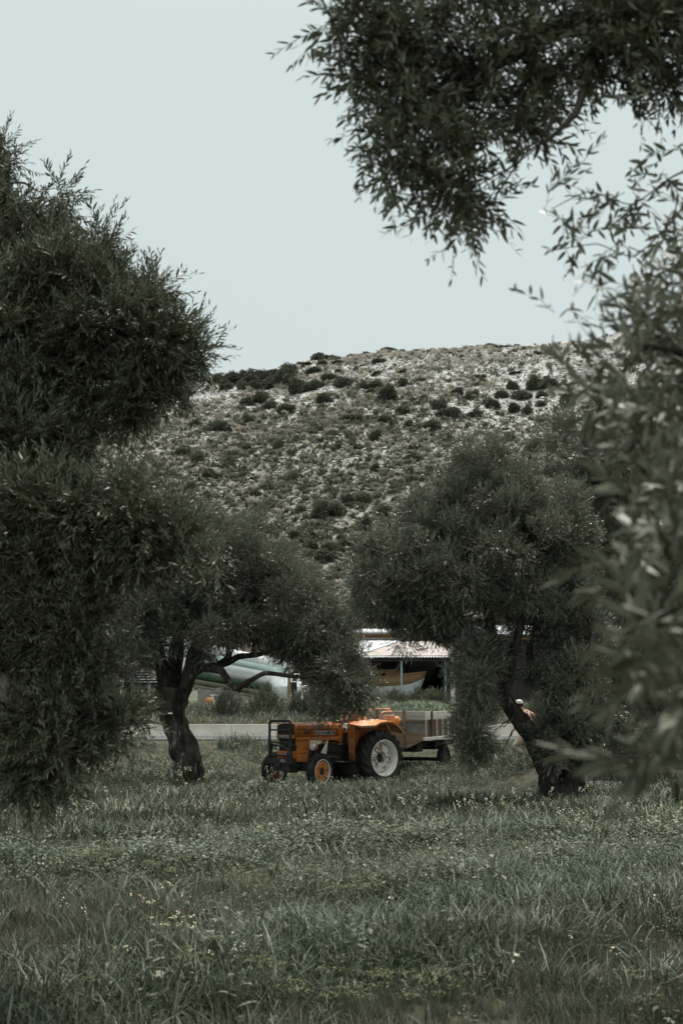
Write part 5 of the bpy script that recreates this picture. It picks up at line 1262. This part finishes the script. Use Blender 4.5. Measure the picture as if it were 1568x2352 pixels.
# the white hull, bow to the left and heeled over on the grass
bt = empty('boat_hull', rot=(0, 0, 0)); tag(bt, 'white boat hull with a green bottom lying ashore behind the wall', 'boat')
H = hull_pts(7.2, 1.25, 1.70, bow_rise=.30)
hull_part(H, .33, .64, 'topside', M_HULLW, bt); hull_part(H, .64, .79, 'stripe', M_HULLSTRIPE, bt, .004); hull_part(H, .79, 1.0, 'sheer_strake', M_HULLW, bt); hull_part(H, .16, .33, 'bottom', M_ANTIFOUL, bt); hull_part(H, 0, .16, 'garboard', M_KEEL, bt)
b = MB(); b.grid([[(r[-1][0], k * r[-1][1] * .98, r[-1][2] - .04) for k in (-1, -.5, 0, .5, 1)] for r in H]); b.build('deck', M_HULLW, bt)
b = MB(); b.tube([(p[0][0], 0, p[0][2] - .06) for p in H], .085, n=6); b.build('keel', M_KEEL, bt)
c0 = at(655, 1612, 68.5); bt.location = (c0.x, 69.2, c0.z - .10); bt.rotation_euler = (R(14), R(-11), R(180) + R(8))
b = MB()
for x in (1.2, 3.2, 5.2): b.box((c0.x - x, 69.4, gz(c0.x - x, 69.4) + .1 + .12 * x), (.3, 1.6, .2 + .3 * x))
tag(b.build('boat_cradle', M_KEEL), 'timber blocks propping up the white green-bottomed hull', 'cradle')
# second white boat, end on, with outboard and post
b2 = empty('motor_boat', rot=(0, 0, 0)); tag(b2, 'small white motor boat end on beside the timber post', 'boat')
H2 = hull_pts(4.6, .95, 1.0, bow_rise=.25); hull_part(H2, 0, 1, 'hull', M_HULLW, b2)
b = MB(); b.grid([[(r[-1][0], k * r[-1][1] * .96, r[-1][2] - .06) for k in (-1, 0, 1)] for r in H2]); b.build('deck', M_HULLW, b2)
b = MB(); b.box((2.2, 0, 1.35), (1.3, 1.2, .75), top=(.75, .85)); cb = b.build('cabin', M_HULLW, b2, bevel=.06)
b = MB(); b.box((2.2, 0, 1.45), (1.32, .7, .26)); b.box((2.2, 0, 1.45), (.8, 1.18, .26)); b.build('cabin_window', M_PANE, cb)
b = MB(); b.box((-.25, 0, 1.02), (.34, .34, .46)); b.box((-.22, 0, .55), (.14, .12, .7)); b.build('outboard', M_BLACK, b2, bevel=.05)
c0 = at(648, 1612, 67.8); b2.location = (c0.x + .5, 67.6, gz(c0.x, 67.6) + .05); b2.rotation_euler = (0, 0, R(97))
b = MB(); x = X_(667, 68.4); zz = gz(x, 68.4); b.box((x, 66.9, zz + .85), (.16, .16, 2.3)); tag(b.build('timber_post', mat('post_wood', (.30, .20, .13), (.23, .15, .10), scale=4, rough=.85, stretch=(1, 1, .3)), bevel=.01), 'orange brown timber post standing by the small motor boat', 'post')
b = MB(); b.lathe([(.001, .33), (.18, .30), (.30, .12), (.31, -.1), (.22, -.28), (.001, -.31)], axis='X', n=20); o = b.build('white_float', M_HULLW, smooth=True); c0 = at(690, 1604, 67.6); o.location = (c0.x, 67.5, gz(c0.x, 67.5) + .34); tag(o, 'large white mooring float on the grass right of the motor boat', 'float')
b = MB(); b.box((0, 0, .32), (.5, .4, .64)); b.box((0, 0, .68), (.56, .46, .08)); o = b.build('white_crate', M_SASH, bevel=.02); c0 = at(497, 1605, 67.8); o.location = (c0.x, 67.8, gz(c0.x, 67.8)); tag(o, 'white plastic crate right of the leaning olive trunk', 'crate')
b = MB(); b.lathe([(.001, .34), (.12, .33), (.17, .25), (.17, .1), (.12, 0), (.001, 0)], axis='Z', n=16); o = b.build('buoy', mat('buoy_orange', (.55, .22, .05), (.45, .18, .05), scale=5, rough=.5), smooth=True); c0 = at(480, 1602, 67.2); o.location = (c0.x, 67.2, gz(c0.x, 67.2) + .25); tag(o, 'orange buoy beside the white crate and the leaning trunk', 'buoy')
# the wooden boat inside the shed
bw = empty('wooden_boat', rot=(0, 0, 0)); tag(bw, 'wooden cabin boat with a brown sheer strake, white below, inside the shed', 'boat')
H3 = hull_pts(6.0, 1.05, 1.45, bow_rise=.30); hull_part(H3, .15, .72, 'hull', M_HULLW, bw); hull_part(H3, .72, 1.0, 'sheer_strake', M_VARNISH, bw, .006); hull_part(H3, 0, .15, 'garboard', M_KEEL, bw)
b = MB(); b.tube([(r[-1][0], r[-1][1] + .02, r[-1][2]) for r in H3], .04, n=6); b.tube([(r[-1][0], -r[-1][1] - .02, r[-1][2]) for r in H3], .04, n=6); b.build('rub_rail', M_VARNISH_PALE, bw)
b = MB(); b.grid([[(r[-1][0], k * r[-1][1] * .97, r[-1][2] - .05) for k in (-1, -.5, 0, .5, 1)] for r in H3]); b.build('deck', M_VARNISH, bw)
b = MB(); b.box((3.75, 0, 1.72), (2.1, 1.15, .44), top=(.96, .9)); cb = b.build('cabin', M_VARNISH, bw, bevel=.03)
b = MB(); b.box((3.75, 0, 1.955), (2.2, 1.2, .05)); b.build('cabin_roof', M_VARNISH_PALE, cb, bevel=.015)
for x in (3.45, 4.15):
    b = MB(); b.box((x, 0, 1.72), (.30, 1.16, .22)); pw = b.build('porthole', M_VARNISH_PALE, cb); b = MB(); b.box((x, 0, 1.72), (.22, 1.19, .15)); b.build('pane', M_PANE, pw)
b = MB()
for x in (2.65, 3.3):
    for y in (-.52, .52): b.box((x, y, 1.9), (.07, .07, .9))
b.box((2.97, 0, 2.36), (.85, 1.25, .06)); b.box((2.97, .53, 1.72), (.7, .05, .5)); b.box((2.97, -.53, 1.72), (.7, .05, .5)); b.box((3.3, 0, 1.72), (.05, 1.1, .5)); b.build('wheelhouse', M_VARNISH, bw, bevel=.012)
b = MB(); b.box((2.97, .53, 2.14), (.58, .02, .36)); b.box((2.97, -.53, 2.14), (.58, .02, .36)); b.build('wheelhouse_pane', M_PANE, bw)
b = MB(); b.tube([(5.6, 0, 1.82), (7.4, 0, 2.10)], [.045, .028]); b.build('bowsprit', M_DARKWALL, bw)
b = MB(); b.lathe([(.001, .05), (.05, .0), (.001, -.05)], c=(7.43, 0, 2.10), axis='X', n=10); b.build('sprit_cap', M_SASH, bw)
c0 = at(838, 1565, 78); bw.location = (-1.0, 79.9, 1.98); bw.rotation_euler = (0, R(-1.0), R(-30))
b = MB()
for x in (2.0, 4.2): b.box((bw.location.x + x * .87, 79.9 - x * .5, zg + .15), (.3, 1.2, .4))
tag(b.build('boat_cradle', M_DARKWALL), 'dark timber trestles under the wooden cabin boat', 'cradle')

# boulders and shrubs on the bank
for (px, py, Y, s, lab) in ((857, 1602, 68.5, .75, 'pale boulder on the bank in front of the wooden boat'), (300, 1652, 62.5, .3, 'small pale stone at the top of the wall, far left'), (402, 1603, 66, .4, 'white stone just left of the leaning trunk')):
    r = random.Random(int(px)); import bmesh
    bm = bmesh.new(); bmesh.ops.create_icosphere(bm, subdivisions=2, radius=1)
    for v in bm.verts: v.co *= 1 + .25 * math.sin(3 * v.co.x + px) * math.sin(4 * v.co.y + px) + r.uniform(-.06, .06); v.co.z *= .65; v.co.x *= 1.3
    me = bpy.data.meshes.new('boulder'); bm.to_mesh(me); bm.free(); me.materials.append(M_RUBBLE if s > .5 else M_PLASTER)
    o = link('boulder', me); c0 = at(px, py, Y); o.location = (c0.x, Y, gz(c0.x, Y) + s * .25); o.scale = (s, s, s); tag(o, lab, 'boulder')
def leafy(px, py, Y, w, h, label, seed, m=M_WEEDLEAF, n=420, L=.12):
    r = np.random.default_rng(seed); c0 = at(px, py, Y); g = Vector((c0.x, Y, gz(c0.x, Y)))
    root = empty('bank_shrub', g); tag(root, label, 'shrub', 'leafy shrubs on the bank')
    C = Cloud(); pr = [sprig(r, .35, 12, L, L * .26, True, stem=True, stem_r=.004) for _ in range(5)]
    u = sphere(r, n); u[:, 2] = np.abs(u[:, 2]); p = u * np.array([w / 2, w / 2.4, h]) * (r.uniform(.25, 1, (n, 1)) ** .5); d = unit(u * .5 + np.array([0, 0, .8]) + r.normal(0, .35, (n, 3)))
    C.inst(pr, p, frames(d, r), r.uniform(.7, 1.2, n), r.integers(0, 5, n), leaf_mod(r, n)); V, T, Q, A = C.arrays()
    link('foliage', np_mesh('foliage', V, T, Q, m, {'var': ('FLOAT', A)}), root)
    b = MB()
    for k in range(7):
        a = k * .9; b.tube([(0, 0, -.05), (math.cos(a) * w * .15, math.sin(a) * w * .15, h * .4), (math.cos(a) * w * .33, math.sin(a) * w * .3, h * .85)], [.02, .014, .006], n=5)
    b.build('stem', M_BARK, root)
for k, q in enumerate(((520, 1640, 63.5, 1.3, 1.05, 'dark shrub on the bank below the green boat bottom', 1), (608, 1640, 64, 1.7, 1.25, 'broad shrub on the bank below the right end of the white hull', 2), (325, 1655, 62.5, 1.6, 1.2, 'shrub on the bank left of the leaning trunk', 3), (370, 1640, 64, 1.0, 1.1, 'slim shrub close behind the leaning trunk', 4), (690, 1640, 64, 1.0, .9, 'low shrub on the bank above the tractor nose', 5), (905, 1625, 69, 1.4, .75, 'leafy shrub in front of the middle shed post', 6), (965, 1620, 69, 1.6, .85, 'leafy shrub under the bow of the wooden boat', 7), (860, 1630, 68, 1.1, .5, 'low shrub beside the pale boulder', 8), (1000, 1640, 66, 1.3, .8, 'shrub in front of the right shed post', 9), (1250, 1660, 62, 1.6, 1.3, 'shrub on the bank behind the person', 10), (1110, 1660, 62.5, 1.5, 1.1, 'shrub on the bank just right of the trailer', 11), (230, 1650, 63, 1.6, 1.4, 'leftmost bank shrub, half hidden by the near boughs', 12))):
    leafy(*q[:6], 70 + q[6], M_WEEDLEAF if k % 3 else M_SHRUB, n=300 if k < 8 else 380)
for k, q in enumerate(((1400, 1790, 36, 2.0, .8, 'low leafy thicket in the grass right of the fluted trunk', 21), (1500, 1770, 38, 2.6, 1.6, 'dense dark thicket behind the blurred sprays at right', 22), (1350, 1800, 40, 2.4, 1.5, 'dark thicket behind the third olive tree', 24))):
    leafy(*q[:6], 70 + q[6], M_WEEDLEAF, n=520)

# pale stony patch behind the fluted trunk
c0 = at(1355, 1816, 33.5); b = MB(); r = random.Random(8); ring = []
M_GRAVEL = mat('pale_gravel', (.62, .61, .59), (.45, .44, .42), scale=9, rough=.95, bump=.6, bscale=30)
rows = []
for i in range(9):
    rows.append([(c0.x + (u - .5) * 1.2 * (1 + .15 * math.sin(i * 2.2)), 33.3 + i * .09 + .06 * math.sin(u * 9), gz(c0.x, 33.4) + .07 + .09 * math.sin(math.pi * min(1, max(0, i / 8))) * (1 - abs(u - .5) ** 2) + r.uniform(-.015, .015)) for u in np.linspace(0, 1, 14)])
b.grid(rows); tag(b.build('gravel_patch', M_GRAVEL, smooth=True), 'pale gravel heap lying in the grass right of the fluted trunk', 'gravel', kind='stuff')
# cable
pc = [at(560, 1352, 84), at(740, 1345, 84), at(805, 1346, 84), at(1000, 1335, 84)]

# ------------------------------------------------------------------ person working behind the right tree
def skin_mesh(name, joints, edges, m, parent, root=0, sub=2, smooth=True):
    me = bpy.data.meshes.new(name + '_rig'); me.from_pydata([tuple(p) for p, _ in joints], edges, []); me.update()
    o = bpy.data.objects.new(name + '_rig', me); COL.objects.link(o)
    k = o.modifiers.new('skin', 'SKIN'); k.use_smooth_shade = True
    sk = me.skin_vertices[0].data if me.skin_vertices else None
    if sk is None:
        bpy.context.view_layer.objects.active = o
        me.skin_vertices.new() if hasattr(me.skin_vertices, 'new') else None
        sk = me.skin_vertices[0].data
    for i, (_, rr) in enumerate(joints):
        sk[i].radius = rr if isinstance(rr, tuple) else (rr, rr)
        sk[i].use_root = (i == root)
    s = o.modifiers.new('sub', 'SUBSURF'); s.levels = sub; s.render_levels = sub
    dg = bpy.context.evaluated_depsgraph_get(); me2 = bpy.data.meshes.new_from_object(o.evaluated_get(dg))
    bpy.data.objects.remove(o); me2.name = name; me2.materials.clear(); me2.materials.append(m)
    me2.polygons.foreach_set('use_smooth', [True] * len(me2.polygons)); return link(name, me2, parent)
M_SKIN = mat('skin', (.34, .19, .12), (.29, .155, .10), scale=20, rough=.55)
M_HAIR = mat('dark_hair', (.022, .018, .015), (.035, .028, .022), scale=40, rough=.7)
M_CAP = mat('white_cap', (.70, .69, .64), (.60, .58, .54), scale=14, rough=.85)
M_TROUSERS = mat('beige_trousers', (.52, .44, .34), (.42, .35, .265), scale=9, rough=.9, bump=.7, bscale=18, stretch=(1, 1, 2.2))
M_GLOVE = mat('pale_cuff', (.60, .57, .50), rough=.8)
def plaid():
    m = bpy.data.materials.new('plaid_shirt'); m.use_nodes = True; t = m.node_tree; N = t.nodes; L = t.links; p = N['Principled BSDF']; p.inputs['Roughness'].default_value = .9
    co = N.new('ShaderNodeTexCoord'); cur = None
    for ax, rot, sc, col in (('X', (0, 0, .5), 7.0, (.62, .55, .46)), ('Z', (0, .6, 0), 6.0, (.12, .05, .03)), ('Z', (0, -.7, .3), 11.0, (.58, .52, .45))):
        mp = N.new('ShaderNodeMapping'); mp.inputs['Rotation'].default_value = rot; L.new(co.outputs['Object'], mp.inputs[0])
        w = N.new('ShaderNodeTexWave'); w.bands_direction = ax; w.inputs['Scale'].default_value = sc; w.inputs['Distortion'].default_value = .6; L.new(mp.outputs[0], w.inputs[0])
        r = N.new('ShaderNodeMapRange'); r.inputs[1].default_value = .70; r.inputs[2].default_value = .80; L.new(w.outputs['Fac'], r.inputs[0])
        x = N.new('ShaderNodeMix'); x.data_type = 'RGBA'; L.new(r.outputs[0], x.inputs[0])
        if cur is None: x.inputs[6].default_value = (.56, .14, .04, 1)
        else: L.new(cur, x.inputs[6])
        x.inputs[7].default_value = (*col, 1); cur = x.outputs[2]
    L.new(cur, p.inputs['Base Color']); return m
M_PLAID = plaid()
YP = 38.0
def pz(x, y): return at(1125.2 + .08787 * x, 1584.6 + .08787 * y, YP)      # from the close view of the person
pg = pz(900, 1800); proot = empty('person', (pg.x, YP, gz(pg.x, YP))); tag(proot, 'person in a plaid shirt, beige trousers and pale cap bending forward with a stick', 'person')
def J(x, y, dy=0.0): v = pz(x, y) + Vector((0, dy, 0)); return v - Vector(proot.location)
foot_drop = 0.0
hip = J(985, 1130); hipL = J(960, 1150, -.10); hipR = J(1010, 1150, .10); waist = J(990, 960); chest = J(950, 700); neck = J(835, 520); headb = J(765, 440); headt = J(725, 325)
shL = J(905, 600, -.19); elL = J(760, 860, -.24); wrL = J(560, 1060, -.16)
shR = J(960, 585, .19); elR = J(1205, 690, .25); wrR = J(1095, 900, .24); hdR = J(1090, 985, .22)
knL = J(590, 1480, -.12); anL = J(850, 1690, -.10); knR = J(850, 1500, .10); anR = J(960, 1740, .12)
zf = Vector((0, 0, 0)); ftL = Vector((anL.x, anL.y, 0.03)); ftR = Vector((anR.x, anR.y, .03))
joints = [(hip, (.13, .15)), (waist, (.12, .15)), (chest, (.13, .17)), (neck, .055), (headb, (.075, .07)), (headt, (.088, .075)),
          (shL, .065), (elL, .045), (wrL, .030), (shR, .065), (elR, .045), (wrR, .030),
          (hipL, .09), (knL, .062), (anL, .042), (hipR, .09), (knR, .062), (anR, .042)]
edges = [(0, 1), (1, 2), (2, 3), (3, 4), (4, 5), (2, 6), (6, 7), (7, 8), (2, 9), (9, 10), (10, 11), (0, 12), (12, 13), (13, 14), (0, 15), (15, 16), (16, 17)]
# feet, hands with fingers
def addj(p, r, to): joints.append((p, r)); edges.append((to, len(joints) - 1)); return len(joints) - 1
for ank in (14, 17):
    a = joints[ank][0]; h_ = addj(Vector((a.x + .01, a.y, a.z - .07)), .040, ank); addj(Vector((a.x - .16, a.y, a.z - .10)), .032, h_)
def hand(wr, d, n_, base):
    d = d.normalized(); n_ = n_.normalized(); s = d.cross(n_).normalized()
    pl = addj(wr + d * .05, (.030, .018), base)
    for k, (o_, l) in enumerate(((-.030, .070), (-.010, .080), (.010, .075), (.030, .058))):
        f0 = addj(wr + d * .088 + s * o_, .0095, pl); f1 = addj(wr + d * (.088 + l * .45) + s * o_ + n_ * l * .30, .0088, f0); addj(wr + d * (.088 + l * .40) + s * o_ + n_ * l * .75, .008, f1)
    t0 = addj(wr + d * .035 - s * .036 + n_ * .012, .011, pl); addj(wr + d * .070 - s * .045 + n_ * .045, .009, t0)
hand(wrL, J(540, 1130, -.16) - wrL, Vector((-.5, -.2, -.6)), 8); hand(wrR, hdR - wrR, Vector((-.8, -.4, 0)), 11)
body = skin_mesh('body', joints, edges, M_SKIN, proot, sub=2)
face_d = (J(640, 400) - J(760, 390)).normalized(); up_d = (headt - headb).normalized(); hc = headb.lerp(headt, .55); sdv = face_d.cross(up_d).normalized()
b = MB(); b.add([hc + face_d * .085 + up_d * .02 + sdv * .012, hc + face_d * .085 + up_d * .02 - sdv * .012, hc + face_d * .112 - up_d * .018, hc + face_d * .088 - up_d * .032 + sdv * .016, hc + face_d * .088 - up_d * .032 - sdv * .016], [(0, 1, 2), (0, 2, 3), (1, 4, 2), (2, 4, 3)]); b.build('nose', M_SKIN, body, smooth=True)
b = MB()
for sg in (-1, 1): b.lathe([(.001, .006), (.011, .003), (.012, -.004)], c=tuple(hc + face_d * .082 + up_d * .022 + sdv * sg * .03), axis='X', n=8)
b.build('eye', M_HAIR, body)
b = MB(); b.box(tuple(hc + face_d * .085 - up_d * .055), (.012, .045, .008)); b.build('mouth', M_TERRA, body)
b = MB()
for sg in (-1, 1): b.lathe([(.001, .012), (.022, .008), (.026, 0), (.018, -.008)], c=tuple(hc - face_d * .005 + sdv * sg * .082), axis='Y', n=10)
b.build('ear', M_SKIN, body)
b = MB(); b.lathe([(.078, -.075), (.094, -.03), (.096, .02), (.08, .06), (.001, .085)], c=tuple(hc - face_d * .022 + up_d * .01), axis='Z', n=20); b.build('hair', M_HAIR, proot, smooth=True)
b = MB(); b.lathe([(.102, .02), (.103, .05), (.085, .095), (.045, .118), (.001, .125)], c=tuple(hc - face_d * .012), axis='Z', n=24); cp = b.build('cap', M_CAP, proot, smooth=True)
br = [hc + up_d * .03 + face_d * (.085 + .075 * math.cos(a)) + sdv * (.075 * math.sin(a)) for a in np.linspace(-1.5, 1.5, 9)]
b = MB(); b.add(br, [tuple(range(9))]); b.build('brim', M_CAP, cp, solid=.006)
sj = [(J(995, 1080), (.155, .175)), (waist, (.145, .175)), (chest, (.155, .195)), (J(870, 560), .09), (shL, .085), (elL, .066), (wrL + (elL - wrL) * .12, .050), (shR, .088), (elR, .068), (wrR + (elR - wrR) * .12, .05)]
skin_mesh('shirt', sj, [(0, 1), (1, 2), (2, 3), (2, 4), (4, 5), (5, 6), (2, 7), (7, 8), (8, 9)], M_PLAID, proot)
sj = [(J(990, 1060), (.15, .17)), (hip, (.155, .18)), (hipL, .115), (knL, .090), (anL + Vector((0, 0, .02)), .082), (hipR, .115), (knR, .092), (anR + Vector((0, 0, .02)), .085)]
skin_mesh('trousers', sj, [(0, 1), (1, 2), (2, 3), (3, 4), (1, 5), (5, 6), (6, 7)], M_TROUSERS, proot)
sj = [(wrL + (elL - wrL) * .20, .056), (wrL + (elL - wrL) * .02, .054)]; skin_mesh('cuff', sj, [(0, 1)], M_GLOVE, proot, sub=1)
for a in (anL, anR):
    skin_mesh('shoe', [(Vector((a.x + .03, a.y, a.z - .08)), .052), (Vector((a.x - .06, a.y, a.z - .085)), .048), (Vector((a.x - .17, a.y, a.z - .10)), .036)], [(0, 1), (1, 2)], M_BLACK, proot)
# keep the soles on the ground
low = min(anL.z, anR.z) - .135
proot.location.z = proot.location.z
b = MB(); g0 = pz(545, 1085) + Vector((0, -.17, 0)); g1 = pz(240, 1670) + Vector((0, -.25, 0)); b.tube([g0 + (g0 - g1) * .12, g0, (g0 + g1) / 2 + Vector((.015, 0, 0)), g1], [.014, .015, .014, .012], n=8)
tag(b.build('stick', M_BLACK, smooth=True), 'dark stick held low in the hand of the bending person', 'stick')
